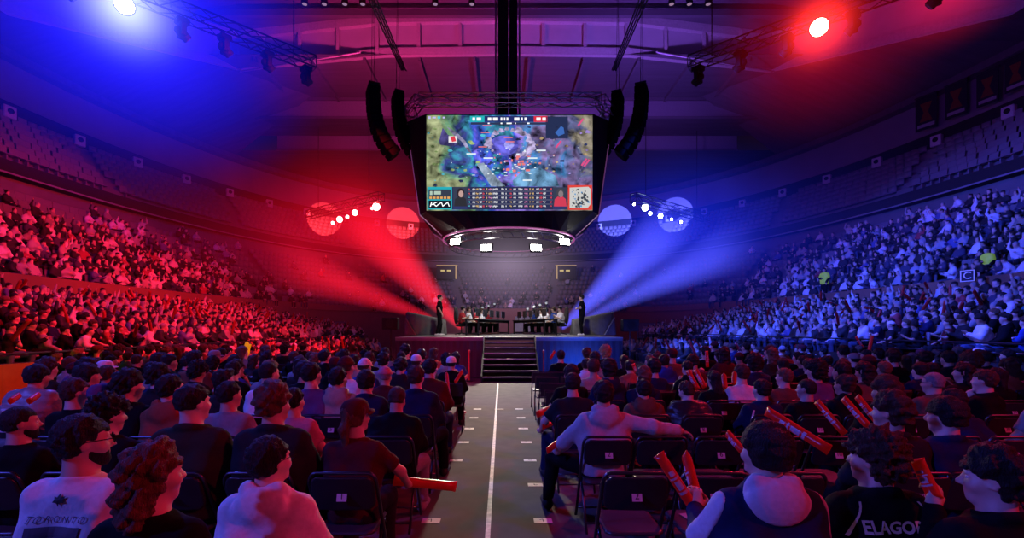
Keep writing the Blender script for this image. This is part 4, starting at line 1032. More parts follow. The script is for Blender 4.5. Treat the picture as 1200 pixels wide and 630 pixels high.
# the two big near lamps
BIG = {}
for s,px,py,c,nm in ((-1,146,6,(.25,.3,1),'blue'),(1,960,32,(1,.06,.04),'red')):
    p = Vector(at(px,py,13.4)); BIG[s] = p; e = empty('flare_lamp', p, 0, f'dazzling {nm} lamp shining from the near {"left" if s < 0 else "right"} truss', 'stage light')
    d = (Vector((0,0,1.8))-p).normalized(); e.rotation_mode = 'QUATERNION'; e.rotation_quaternion = d.to_track_quat('Z','Y')
    MB().lathe([(.12,-.45),(.22,-.4),(.27,0),(.25,.0)], 16).build('lamp_body', M_DARK, e); MB().lathe([(.001,.005),(.23,.01),(.2,.04),(.001,.07)], 16).build('lens', glow('flare_'+nm, c, 160.), e)
# row of small downlights near the roof
for i,px in enumerate((357,380,404,425,510,553,787,808,830)):
    e = empty('down_light', at(px,3,31), 0, f'small dark downlight under the roof, {ORD[i]} from the left', 'downlight', 'downlights under the roof')
    MB().lathe([(.14,.3),(.2,.25),(.22,-.1),(.2,-.1)], 12).build('can', M_DARK, e); MB().lathe([(.001,-.1),(.16,-.11),(.001,-.13)], 12).build('lens', glow('dl', (.6,.35,.6), .5), e); MB().tube((0,0,.3),(0,0,2),.02,4).build('rod', M_DKMET, e)
# cable bundles from the roof to the array hangs
for s,nm in ((-1,'red'),(1,'blue')):
    a = Vector(at(436 if s < 0 else 756, -4, 20)); b = Vector(at(473 if s < 0 else 720, 82, 24)); mb = MB()
    for k in range(4): o = Vector((.12*k-.2,.1*(k % 2),0)); mb.tube(a+o, b+o*.6, .035, 5)
    for k in range(7): t = k/7; q = a.lerp(b, t); mb.tube(q+Vector((-.2,0,0)), a.lerp(b, t+.14)+Vector((.16,.1,0)), .015, 4)
    o = mb.build('cable_bundle', M_DKMET); tag(o, f'slanting dark cable bundle above the {nm} side line arrays', 'cable', 'cable bundles')
# banners on the right upper wall
for i,(px,py,w,h) in enumerate(((1085,132,.95,2.4),(1120,117,.95,2.5),(1157,103,.95,2.6),(1190,86,.9,2.7))):
    for p in ring(28.35,37.6,0,2.4,N=4000,t0=0,t1=1.3):
        if abs(PX+F*p[0]/p[1]-px) < .5 and p[1] > 10: break
    z = CH-(py-PY)/F*p[1]; e = empty('hanging_banner', (p[0],p[1],z), math.atan2(20-p[1],XC-p[0])+math.pi/2, ['narrow dark banner with orange figure, lowest and farthest of four on upper wall','dark banner with orange figure, second from the far end of four','dark banner with orange figure, third from the far end of four','dark banner cut by the picture edge, nearest of four'][i], 'banner', 'banners on the upper right wall')
    w = p[1]*.042*.9; h = w*1.9
    MB().box(-w/2,w/2,-.02,.02,-h/2,h/2).build('cloth', mat('banner_navy', (.012,.01,.02), .8), e); MB().box(-w/2-.05,w/2+.05,-.04,.04,h/2,h/2+.08).build('rod', M_DKMET, e)
    b = MB(); b.add([(-w*.3,-.03,-h*.25),(w*.3,-.03,-h*.25),(w*.1,-.03,h*.02),(w*.28,-.03,h*.3),(-w*.28,-.03,h*.3),(-w*.1,-.03,h*.02)], [(0,1,2,5),(5,2,3,4)]); b.build('figure_print', mat('banner_orange', (.16,.04,.012), .8), e)
    b = MB(); b.box(-w*.4,w*.4,-.03,-.022,-h*.42,-h*.32); b.build('text_strip', mat('banner_grey', (.3,.28,.32), .8), e)
# C sign on the block wall, right
Xs,Ys,Zs = at(1134,323,17.2); e = empty('block_sign', (Xs,Ys,Zs), -1.25, 'white square sign with letter C on the right stand wall', 'sign')
e.scale = (.75,.75,.75); MB().box(-.3,.3,-.03,.03,-.3,.3).build('plate', mat('sign_dark', (.02,.02,.05), .6), e)
b = MB()
for q in ((-.28,-.24,-.28,.28),(.24,.28,-.28,.28),(-.28,.28,-.28,-.24),(-.28,.28,.24,.28)): b.box(q[0],q[1],-.04,-.028,q[2],q[3])
b.build('sign_border', mat('sign_white', (.75,.75,.8), .6, emit=(.5,.55,1), es=.12), e); text_obj('letter', 'C', .5, Matrix.Translation((0,-.042,.0)) @ Matrix.Rotation(math.pi/2,4,'X'), MATS['sign_white'], e)
# ------------------------------------------------------------------ folding chairs
def chair_parts():
    e = empty('folding_chair'); W = .22
    b = MB()
    U_ = [(-W,.20,.02),(-W,-.02,.42),(-W,-.2,.78)]+[(-W+.05*(1-math.cos(t)),-.2-.02*math.sin(t),.78+.075*math.sin(t)) for t in np.linspace(.4,1.57,4)]
    U_ = U_+[(-x,y,z) for x,y,z in reversed(U_)]; b.path(U_, .0125, 7); b.tube((-W,.16,.1),(W,.16,.1),.009,6); b.build('frame', M_STEEL, e, True)
    for s in (-1,1): MB().path([(s*(W-.025),-.24,.02),(s*(W-.025),-.05,.3),(s*(W-.025),.1,.44)], .0115, 7).build('leg', M_STEEL, e, True)
    b = MB(); b.tube((-W+.02,-.2,.1),(W-.02,-.2,.1),.008,6).tube((-W,.04,.435),(W,.04,.435),.008,6); b.build('crossbar', M_STEEL, e)
    V,Q = nets(lambda q: np.maximum(ell(q, (0,0,.445), (.26,.25,.06)), np.maximum(np.abs(q[:,2]-.445)-.013, np.maximum(np.abs(q[:,0])-.195, np.abs(q[:,1])-.2))), (-.25,-.25,.4), (.25,.25,.5), .012)
    link('seat', np_mesh('seat', V, Q, mat('chair_seat', (.045,.04,.055), .35)), e)
    def bk(q):
        yy = q[:,1]+.185+(q[:,2]-.70)*.30-.10*q[:,0]**2*4+.02; return np.maximum(np.maximum(np.abs(yy)-.010, np.abs(q[:,0])-.212), np.maximum(np.linalg.norm(np.stack([np.maximum(np.abs(q[:,0])-.15,0), np.maximum(np.abs(q[:,2]-.715)-.06,0)],1),axis=1)-.06, -9))
    V,Q = nets(bk, (-.25,-.34,.55), (.25,-.05,.88), .010); link('backrest', np_mesh('backrest', V, Q, mat('chair_back', (.022,.02,.028), .35)), e)
    return e
CH0 = chair_parts(); CHL = None
M_PLATE = mat('number_plate', (.55,.5,.55), .5); M_INK = mat('ink', (.015,.015,.02), .6)
def simple_chair():
    b = MB(); W = .22; b.path([(-W,.2,.02),(-W,-.02,.42),(-W,-.21,.85),(W,-.21,.85),(W,-.02,.42),(W,.2,.02)], .014, 4); b.path([(-W,-.24,.02),(-W,.1,.44),(W,.1,.44),(W,-.24,.02)], .013, 4)
    b.box(-.2,.2,-.2,.2,.43,.455); M = Matrix.Translation((0,-.2,.72)) @ Matrix.Rotation(.29,4,'X'); b.box(-.21,.21,-.012,.012,-.11,.12,M); o = b.build('folding_chair', mat('chair_far', (.03,.028,.035), .4)); return o
CHS = simple_chair(); BIN = []
def row_word(k): return ORD[7-k] if k <= 7 else None
USED = set()
def uniq(l):
    if len(l.split()) > 16: print('LONG', l)
    if l in USED: print('DUP', l)
    USED.add(l); return l
def place_chair(X, Y, k, i, side, occ, rz=0.):
    w = f'{ORD[i]} seat {"left" if side < 0 else "right"} of the aisle'
    rw = f'{row_word(k)} row from the stage' if k <= 7 else f'extra row {["one","two","three"][k-8]} beside the stage'
    lab = uniq(f'{"occupied" if occ else "empty"} black folding chair, {rw}, {w}'); grp = f'folding chairs {"left" if side < 0 else "right"} of the aisle'
    if k <= 3:
        c = copy_tree(CH0); c.location = (X,Y,0); c.rotation_euler = (0,0,rz)
        n = str(2*i+1 if side < 0 else 2*i+2); T = Matrix.Translation((0,-.2225,.705)) @ Matrix.Rotation(math.pi/2-.29,4,'X')
        p = MB().add([tuple(T @ Vector(v)) for v in ((-.033,-.033,.003),(.033,-.033,.003),(.033,.033,.003),(-.033,.033,.003))], [(0,1,2,3)]).build('number_plate', M_PLATE, c)
        text_obj('numeral', n, .06 if len(n) < 2 else .048, T @ Matrix.Translation((0,0,.0045)), M_INK, p)
    else:
        c = CHS.copy(); COL.objects.link(c); c.location = (X,Y,0); c.rotation_euler = (0,0,rz)
    tag(c, lab, 'chair', grp)
# ------------------------------------------------------------------ inflatable sticks
def stick_mesh():
    n, m = 14, 18; vs = []; fs = []
    for j in range(m+1):
        t = j/m; e = min(1, min(t, 1-t)/.10); r = .046*(.93+.07*e); fl = .10+.90*math.sin(e*math.pi/2)
        for k in range(n):
            a = 2*math.pi*k/n; vs.append((r*(1.32-.32*fl)*math.cos(a), r*fl*math.sin(a), t*.62+.004*math.sin(k*3)*(1-e)))
    for j in range(m):
        for k in range(n): fs.append((j*n+k, j*n+(k+1)%n, (j+1)*n+(k+1)%n, (j+1)*n+k))
    fs.append(tuple(range(n-1,-1,-1))); fs.append(tuple(range(m*n,(m+1)*n)))
    return vs, fs
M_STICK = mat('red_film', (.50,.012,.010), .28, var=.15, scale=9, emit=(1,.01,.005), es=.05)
M_PRINT = mat('stick_print', (.65,.45,.5), .35)
sv,sf = stick_mesh(); ST0 = link_mesh('inflatable_stick', sv, sf, M_STICK, None, True)
pv = []; pf = []
for z0,z1,a0,a1 in ((.2,.23,.5,2.4),(.25,.34,.9,2.1),(.36,.38,.5,2.4),(.4,.45,1.0,2.0)):
    b_ = len(pv); K = 5
    for i in range(K+1):
        a = a0+(a1-a0)*i/K
        for z in (z0,z1): pv.append((.0472*math.cos(a)*1.0, .0472*math.sin(a), z))
    for i in range(K): pf.append((b_+2*i, b_+2*i+2, b_+2*i+3, b_+2*i+1))
link_mesh('white_print', pv, pf, M_PRINT, ST0)
ST_FAR = ST0.data.copy(); NST = 0
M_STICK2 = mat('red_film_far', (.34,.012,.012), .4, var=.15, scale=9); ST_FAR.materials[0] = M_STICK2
def stick(p0, p1, lab, print_=True, spin=None, far=False):
    """from the held end p0 to the tip p1"""
    global NST
    p0 = Vector(p0); p1 = Vector(p1); d = p1-p0
    o = copy_tree(ST0) if print_ else ST0.copy()
    if not print_: COL.objects.link(o)
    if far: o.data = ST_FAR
    q = d.to_track_quat('Z','Y'); M = q.to_matrix() @ Matrix.Rotation(-1.57 if spin is None else spin, 3, 'Z')
    o.location = p0; o.rotation_euler = M.to_euler(); s = d.length/.62; o.scale = (max(.62,min(1.1,s)),max(.62,min(1.1,s)),s)
    tag(o, uniq(lab), 'inflatable stick', 'red inflatable sticks'); NST += 1; return o
# ------------------------------------------------------------------ people on the floor
def rowY(k): return 2.25+1.0*(k+1)
def seatX(side, i): return -1.1-.51*i if side < 0 else .88+.51*i
D = lambda **k: k
HAND = [
 # px, py, row, figure, person, label
 (318,540,-1,D(pitch=.04,head=(.50,-.05),build=1.03),D(top='hoodie',topcol='white',hair='short',hcol='black',glasses=True),'person in pale hoodie with short black hair and glasses, nearest left of the aisle'),
 (182,556,-1,D(pitch=.03,head=(.62,.05),build=.95),D(top='tee',topcol='black',hair='waves',hcol='reddish',dY=-.38),'person in black top with wavy reddish hair, between white shirt and pale hoodie'),
 (100,518,-1,D(pitch=.02,head=(.78,0),build=1.1),D(top='tee',topcol='white',hair='short',hcol='black',glasses=True,beard=True),'bearded person with glasses in white t-shirt lettered TORONTO'),
 (26,496,0,D(pitch=.0,head=(.75,.0)),D(top='tee',topcol='black',hair='crop',hcol='black',beard=True),'bearded person in black top at the left edge, profile turned right'),
 (128,487,0,D(pitch=.05,head=(.62,.1)),D(top='jacket',topcol='black',hair='curly',hcol='black'),'person in black jacket with curly dark hair, behind bearded TORONTO shirt'),
 (227,473,0,D(pitch=.0,head=(.45,0),build=1.1),D(top='jacket',topcol='olive',hair='undercut',hcol='black'),'person in dark olive jacket with neat undercut hair'),
 (322,474,0,D(pitch=.0,head=(.4,.03),build=1.08),D(top='jacket',topcol='charcoal',hair='tousled',hcol='reddish'),'person in dark leather-like jacket with tousled reddish brown hair'),
 (418,488,0,D(pitch=.10,head=(.45,-.05),armR=D(e=(.33,.1,.80),w=(.33,.36,.62),h=(.2,.9,-.2),curl=1.1),build=.92),D(top='tee',topcol='maroon',hair='pony',hcol='reddish',hat='cap',hatcol='maroon',pants='charcoal'),'ponytailed person in dark red top and baseball cap holding a red stick'),
 (466,468,1,D(pitch=.26,head=(.15,.35),build=1.12,feet={-1:(-.15,.43),1:(.22,.40,.22)}),D(top='jacket',topcol='black',hair='crop',hcol='brown',pants='grey',shoecol='grey'),'person in big black coat with bowed head and pale trousers beside the aisle'),
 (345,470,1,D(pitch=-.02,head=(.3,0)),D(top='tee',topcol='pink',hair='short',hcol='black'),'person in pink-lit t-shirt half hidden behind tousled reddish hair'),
 (270,463,1,D(pitch=.05,head=(.5,.05),build=1.05),D(top='tee',topcol='grey',hair='short',hcol='black'),'person in pale grey t-shirt with striped back and short black hair'),
 (201,456,1,D(pitch=.0,head=(.45,0)),D(top='hoodie',topcol='rust',hair='short',hcol='black'),'person in rust red hoodie with short black hair behind undercut hair'),
 (152,453,1,D(pitch=.05,head=(.6,.05)),D(top='jacket',topcol='black',hair='tousled',hcol='black'),'person in black jacket with rounded dark hair, two places left of rust hoodie'),
 (122,466,1,D(pitch=.02,head=(.75,0)),D(top='tee',topcol='charcoal',hair='crop',hcol='brown',hat='cap',hatcol='purple'),'person in purple baseball cap turned right, behind curly dark hair'),
 (90,460,1,D(pitch=.0,head=(.7,0)),D(top='tee',topcol='black',hair='short',hcol='brown'),'person with short brown hair turned right, beside the purple baseball cap'),
 (45,442,2,D(pitch=.2,head=(.4,.1),build=1.15),D(top='puffer',topcol='grey',hair='bowl',hcol='black'),'person in pale grey puffer jacket near the yellow stand front'),
 (104,441,2,D(pitch=.0,head=(.7,.0)),D(top='tee',topcol='black',hair='bowl',hcol='black'),'person with bowl cut black hair in profile, behind purple baseball cap'),
 (488,442,2,D(pitch=.04,head=(.2,.0),build=1.1,feet={-1:(-.15,.43),1:(.26,.46,.24)}),D(top='jacket',topcol='navy',hair='short',hcol='brown',pants='black'),'person in navy jacket with short brown hair beside the aisle'),
 (430,448,2,D(pitch=.0,head=(.25,0)),D(top='jacket',topcol='navy',hair='bowl',hcol='black'),'person in navy jacket with bowl cut black hair, second from the aisle'),
 (397,444,2,D(pitch=.0,head=(.35,0),armR='chin'),D(top='hoodie',topcol='beige',hair='short',hcol='black'),'person in beige hoodie resting chin on hand'),
 (366,439,2,D(pitch=-.02,head=(.4,0),build=1.12),D(top='tee',topcol='purple',hair='short',hcol='black'),'broad person in greyish purple top with short black hair beside the beige hoodie'),
 (316,438,2,D(pitch=.05,head=(.5,.05),armR='chin'),D(top='tee',topcol='white',hair='crop',hcol='black'),'close-cropped person in white top with hand raised to face'),
 (263,446,2,D(pitch=.05,head=(.6,0)),D(top='tee',topcol='charcoal',hair='quiff',hcol='black'),'person with black quiff hair turned right in charcoal top'),
 (187,442,2,D(pitch=.0,head=(.6,0)),D(top='jacket',topcol='charcoal',hair='tousled',hcol='black'),'person in charcoal jacket with tousled black hair in profile'),
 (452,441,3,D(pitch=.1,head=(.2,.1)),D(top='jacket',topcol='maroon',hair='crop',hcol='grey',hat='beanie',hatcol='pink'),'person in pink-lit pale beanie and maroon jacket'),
 (504,432,3,D(pitch=.1,head=(.1,.05),feet={-1:(-.15,.43),1:(.2,.45,.2)}),D(top='jacket',topcol='maroon',hair='short',hcol='black',pants='navy'),'person in maroon jacket beside the aisle, in front of the navy jacket'),
 (229,421,4,D(pitch=.0,head=(.3,0),build=1.1),D(top='tee',topcol='brown',hair='short',hcol='black'),'broad person in brown top among the dark heads'),
 (529,426,5,D(pitch=.08,head=(.1,.0),build=1.02),D(top='jacket',topcol='black',hair='crop',hcol='black',hat='cap',hatcol='white',pants='black'),'person in white baseball cap and black jacket with two red sticks beside aisle'),
 (488,424,5,D(pitch=.0,head=(.1,0)),D(top='jacket',topcol='blue',hair='crop',hcol='brown',hat='cap',hatcol='white'),'person in white baseball cap and blue jacket, third from the aisle'),
 # right of the aisle
 (707,462,1,D(pitch=-.03,head=(.05,0),armR='over',armL=D(e=(-.36,.06,.76),w=(-.40,.30,.62),h=(-.1,.9,-.2),curl=1.0),fingers=True,build=1.08,feet={-1:(-.48,.44,-.42),1:(.1,.43)}),D(top='hoodie',topcol='lightgrey',hair='short',hcol='black',h=.0105,pants='black'),'person in loose grey hoodie with arm stretched along the next chair'),
 (671,450,2,D(pitch=.05,head=(.05,.1),build=1.1,armL=D(e=(-.33,.1,.76),w=(-.36,.34,.60),h=(-.1,.9,-.1),curl=1.0),feet={-1:(-.3,.44,-.26),1:(.13,.43)}),D(top='tee',topcol='charcoal',hair='short',hcol='black',pants='navy'),'person in dark grey sweater beside the aisle, left knee out'),
 (754,457,2,D(pitch=.0,head=(-.05,0),build=1.05),D(top='hoodie',topcol='brown',hair='short',hcol='black'),'person in brown hoodie with short black hair beyond the outstretched arm'),
 (803,466,2,D(pitch=.40,head=(-.5,.3),armL='knee',armR='knee',build=1.05),D(top='puffer',topcol='charcoal',hair='short',hcol='brown'),'person in charcoal puffer jacket bending forward'),
 (892,458,2,D(pitch=-.02,head=(-.25,0),build=1.05),D(top='jacket',topcol='navy',hair='short',hcol='black'),'person in navy jacket with white shoulder stripe'),
 (944,456,2,D(pitch=.0,head=(-.7,0),build=1.1),D(top='tee',topcol='black',hair='crop',hcol='black'),'person in black top turned left in profile, right of the navy striped jacket'),
 (895,530,-1,D(pitch=.03,head=(-.35,.0),armL=D(e=(-.26,.1,.80),w=(-.20,.33,.84),h=(.1,.35,.95),curl=1.25),fingers=True,build=1.1),D(top='hoodie',topcol='navy',hair='bowl',hcol='black',h=.0105,dY=-.1),'person in dark navy hoodie with pale shoulders holding two red sticks'),
 (1022,538,-1,D(pitch=.03,head=(-.62,.02),build=1.1),D(top='jacket',topcol='black',hair='curly',hcol='brown'),'curly-haired person in black jersey lettered LAGOR across the back'),
 (1160,562,-1,D(pitch=.06,head=(-.8,.02),armL=D(e=(-.20,.17,.80),w=(-.10,.24,1.02),h=(.2,.0,1),curl=1.1),fingers=True,build=1.08),D(top='jacket',topcol='black',hair='tousled',hcol='black',h=.0105,dY=-.3),'dark-haired person at right bottom corner holding a red stick near the mouth'),
 (1042,484,0,D(pitch=.0,head=(-.6,0)),D(top='jacket',topcol='charcoal',hair='tousled',hcol='brown'),'person in charcoal jacket with tousled brown hair in front of lettered jersey'),
 (1106,488,0,D(pitch=.02,head=(-.6,.05)),D(top='jacket',topcol='navy',hair='bowl',hcol='black'),'person in navy jacket with bowl cut hair, behind corner stick'),
 (1092,449,2,D(pitch=.05,head=(-.5,.05),build=1.15),D(top='jacket',topcol='brown',hair='crop',hcol='grey',glasses=True),'shaven-headed person with glasses in broad brown jacket'),
 (1128,437,3,D(pitch=.0,head=(-.75,0)),D(top='jacket',topcol='black',hair='waves',hcol='black'),'person with wavy black hair turned left, right of shaven head'),
 (1166,442,3,D(pitch=.0,head=(-.8,0)),D(top='jacket',topcol='black',hair='long',hcol='black'),'person with long straight black hair turned left near the right edge'),
 (918,442,3,D(pitch=.0,head=(-.6,0)),D(top='tee',topcol='brown',hair='short',hcol='lightbrown'),'person in brown top with light brown hair turned left'),
 (868,438,3,D(pitch=.05,head=(-.3,.0),build=1.05),D(top='tee',topcol='white',hair='short',hcol='brown'),'person in white t-shirt with short brown hair, far right block'),
 (836,447,3,D(pitch=.1,head=(-.35,.05),build=.95),D(top='tee',topcol='black',hair='long',hcol='black'),'person with long black hair and patterned dark top, left of the white t-shirt'),
 (955,435,3,D(pitch=.02,head=(-.4,0),build=1.08),D(top='tee',topcol='purple',hair='curly',hcol='black'),'person in greyish purple top with curly black hair'),
 (985,436,3,D(pitch=.02,head=(-.3,0)),D(top='jacket',topcol='black',hair='short',hcol='black'),'person in black jacket beside the curly black hair'),
 (1012,436,3,D(pitch=.1,head=(-.4,.1)),D(top='jacket',topcol='brown',hair='waves',hcol='black'),'person in brown jacket with wavy dark hair, in front of empty grey chairs'),
 (687,428,5,D(pitch=.1,head=(.1,.1),build=1.05),D(top='hoodie',topcol='white',hair='short',hcol='black'),'person in white printed hoodie in front of the blue stage front'),
 (657,417,7,D(pitch=.0,head=(-.1,0),build=1.05),D(top='tee',topcol='black',hair='short',hcol='black'),'person in black top sitting alone close to the stage steps'),
 (709,413,7,D(pitch=.0,head=(-.1,0)),D(top='jacket',topcol='charcoal',hair='curly',hcol='blond'),'person with light curly hair in the front row before the blue stage front'),
]
SLOT = {}; HANDP = {}
def find_slot(side, k, X):
    i = round((abs(X)-1.1)/.51) if side < 0 else round((X-.88)/.51)
    i = max(0, i)
    for d in (0,1,-1,2,-2,3):
        if i+d >= 0 and (side,k,i+d) not in SLOT: return i+d
    return i
for px,py,k,fg,pp,lab in HAND:
    pp = dict(pp); Y = rowY(k)+pp.pop('dY', 0); side = -1 if px < 590 else 1; f = Fig(**fg); Yh = Y+f.hc[1]; X = (px-PX)/F*Yh; z = CH-(py-PY)/F*Yh
    i = find_slot(side, k, X); near = k <= 0
    P = make_person(f, h=pp.pop('h', .0125 if near else (.015 if k <= 2 else .02)), hh=.0085 if near else .011, shoes=k >= 1 and i <= 1, pants=pp.pop('pants','black'), skin=(i+k) % 3, **pp)
    sc = max(.90, min(1.07, z/f.hc[2])); P.location = (X,Y,0); P.scale = (sc,sc,sc); P.name = 'person'; tag(P, uniq(lab), 'person', 'spectators seated on the floor')
    SLOT[(side,k,i)] = X; HANDP[lab] = (P,f,sc)
def by(lab_start): return next((P,f,sc) for l,(P,f,sc) in HANDP.items() if lab_start in l)
def hand_pt(lab, k, d=.07):
    P,f,sc = by(lab); return P.location+Vector(f.wr[k]+f.hd[k]*d)*sc
# procedural rest of the floor
TOPW = dict(black='black',charcoal='charcoal',grey='grey',white='white',navy='navy',maroon='maroon',olive='olive',beige='beige',purple='purple',brown='brown',blue='blue',rust='rust',teal='teal')
TOPC = ['black']*10+['charcoal']*5+['navy']*4+['maroon']*2+['grey']*2+['white','olive','beige','purple','brown','blue','rust','teal']
HAIRS = ['short']*5+['tousled']*3+['bowl']*3+['undercut','curly','quiff','crop','long','waves','long','bun']
HWORD = dict(short='short-haired',tousled='tousle-haired',bowl='bowl-cut',undercut='undercut',curly='curly-haired',quiff='quiff-haired',crop='close-cropped',long='long-haired',waves='wavy-haired',bun='bun-haired')
def rnd_person(h=.02, hh=.014):
    pi = R.choice([0,0,1,2,3,4,4,5,6,7]); top = R.choice(['tee','hoodie','jacket','jacket','tee']); tc = R.choice(TOPC); hr = R.choice(HAIRS); hat = R.choice([None]*9+['cap','beanie'])
    P,f = pool_person(pi, top, hr, tc, R.choice(['black']*7+['brown']*3+['lightbrown']), R.randrange(4), R.choice(['black','black','denim','charcoal']), hat=hat, hatcol=R.choice(['black','white','grey','maroon']), h=h, hh=hh)
    return P, f, f'{HWORD[hr]} person in {tc} {WORD[top]}'
NFLOOR = len(HAND)
GAPS = [(1,1,0),(1,1,1),(1,2,3),(-1,0,0),(1,0,0),(1,0,1),(1,6,0),(1,7,0),(1,5,0),(1,4,0)]
for k in range(-1, 11):
    Y = rowY(k)
    for side in (-1,1):
        for i in range(22):
            X = seatX(side, i)
            if k == -1 and (side,k,i) not in SLOT: continue
            if side < 0 and (X < -10.3 or X < -1.09*Y-.35): continue
            if side > 0 and (X > 10.6 or X > 1.13*Y+.35): continue
            if k > 7 and abs(X) < 5.6: continue
            if side < 0 and k >= 3 and PX+F*X/Y < 46: continue
            occ = (side,k,i) in SLOT; XX = SLOT.get((side,k,i), X)
            if not occ and any(s == side and q == k and abs(x-X) < .36 for (s,q,j),x in SLOT.items()): continue
            pr_ = .93 if side < 0 else (.8 if k >= 3 else .30)
            if side > 0 and k > 7: pr_ = .22
            if side < 0 and k == 0: pr_ = .0 if i < 1 else .5
            if side < 0 and k == 1: pr_ = .7
            if side < 0 and k == 0 and i > 5: pr_ = 0
            if (side,k,i) in GAPS or (side,k) == (1,0): pr_ = 0
            if side > 0 and k == 1: pr_ = 0 if i < 5 else .25
            new = False
            if not occ and R.random() < pr_:
                P,f,w = rnd_person(.0165 if k < 4 else .022, .012 if k < 4 else .016); new = True
                rw = f'{row_word(k)} row from the stage' if k <= 7 else f'extra row {["one","two","three"][k-8]} beside stage'
                lab = f'{w}, {rw}, {ORD[i]} seat {"left" if side < 0 else "right"} of aisle'
                if len(lab.split()) > 16: lab = lab.replace(' from the stage', '').replace(' beside stage', '')
                P.location = (X+R.uniform(-.05,.05), Y+R.uniform(-.03,.05), 0); s = R.uniform(.92,1.05); P.scale = (s,s,s)
                P.rotation_euler = (0,0,side*(.12+.022*abs(X))+R.uniform(-.15,.15)); tag(P, uniq(lab), 'person', 'spectators seated on the floor'); NFLOOR += 1
            place_chair(XX if occ else X, Y, k, i, side, occ or new)
for o in [CH0]+list(CH0.children_recursive): bpy.data.objects.remove(o)
# lettering on backs, stripes, light and so on
def on_back(P, f, sc, part, txt, size, z, x=0., name='lettering', m=None, geo=None, sub=True, slant=0.):
    """wrap flat shapes onto the back of a garment"""
    g = next(c for c in P.children if c.name.split('.')[0] == part); me = g.data
    bvh = BVHTree.FromPolygons([v.co for v in me.vertices], [p.vertices for p in me.polygons])
    v,fc = geo if geo else text_geo(txt, size); out = []
    for a in v:
        xx = x+a[0]+slant*a[1]; zz = z+a[1]; h = bvh.ray_cast(Vector((xx,-1,zz)), Vector((0,1,0)))[0]; out.append((xx,(h.y if h else -.2)-.006,zz))
    o = link_mesh(name, out, fc, m or M_INK, g); return o
def grid_rect(w, h, n=10, m=4):
    v = [((i/n-.5)*w,(j/m-.5)*h,0) for j in range(m+1) for i in range(n+1)]; return v, [(j*(n+1)+i,j*(n+1)+i+1,(j+1)*(n+1)+i+1,(j+1)*(n+1)+i) for j in range(m) for i in range(n)]
M_GREYP = mat('print_grey', (.10,.07,.10), .7); M_LILAC = mat('print_lilac', (.5,.36,.45), .6, emit=(.6,.3,.5), es=.03)
a = by('TORONTO'); on_back(*a, 't_shirt', 'T O R O N T O', .04, .905, m=M_GREYP, slant=.2)
on_back(*a, 't_shirt', '', 1, .855, geo=grid_rect(.24,.045), name='printed_band', m=M_GREYP); on_back(*a, 't_shirt', '', 1, .79, geo=grid_rect(.24,.04), name='printed_band', m=M_GREYP)
leaf = [(0,.03),(.008,.012),(.026,.016),(.018,.0),(.024,-.01),(.004,-.012),(.002,-.028),(-.006,-.012),(-.026,-.008),(-.018,.002),(-.024,.016),(-.008,.012)]
on_back(*a, 't_shirt', '', 1, .99, geo=([(0,0,0)]+[(x,y,0) for x,y in leaf], [(0,i+1,(i+1)%12+1) for i in range(12)]), name='leaf_emblem', m=M_INK)
a = by('LAGOR'); on_back(*a, 'jacket', '', 1, .93, x=-.02, geo=text_geo('ELAGOR', .078, 0, .035), m=M_LILAC)
for s in (-1,1): on_back(*a, 'jacket', '', 1, .96, x=.185*s, geo=grid_rect(.012,.16,2,8), name='piping', m=M_LILAC, slant=-.5*s)
a = by('white shoulder stripe'); on_back(*a, 'jacket', '', 1, .86, x=-.19, geo=grid_rect(.022,.26,2,10), name='stripe', m=mat('stripe_white', (.75,.75,.8), .6), slant=.25)
a = by('striped back')
for j in range(6): on_back(*a, 't_shirt', '', 1, .80-.025*j, x=.06, geo=grid_rect(.2,.008,10,1), name='stripe', m=M_GREYP)
a = by('white printed hoodie'); on_back(*a, 'hoodie', '', 1, .80, x=.02, geo=grid_rect(.14,.1,6,5), name='back_print', m=mat('print_red', (.4,.08,.1), .7))
# pale shoulder panels and hood of the stick holder
P,f,sc = by('pale shoulders'); g = next(c for c in P.children if c.name.split('.')[0] == 'hoodie'); me = g.data
def region(P):
    q = ell(P, f.nb+np.array([0,-.10,-.005]), (.15,.125,.13))
    for k in (-1,1): q = np.minimum(q, cap(P, f.sh[k]+np.array([.075*k,0,.03]), f.el[k]+np.array([.075*k,-.02,-.02]), .06))
    return q
lo_,hi_ = f.bounds(); lo_[2] = .55; Vp,Qp = nets(lambda P: smax(f.top(P,'hoodie')-.005, region(P), .006), lo_, hi_, .0105); po = link('pale_panel', np_mesh('pale_panel', Vp, Qp, M_CLOTH), g); paint(po, (.62,.6,.64))
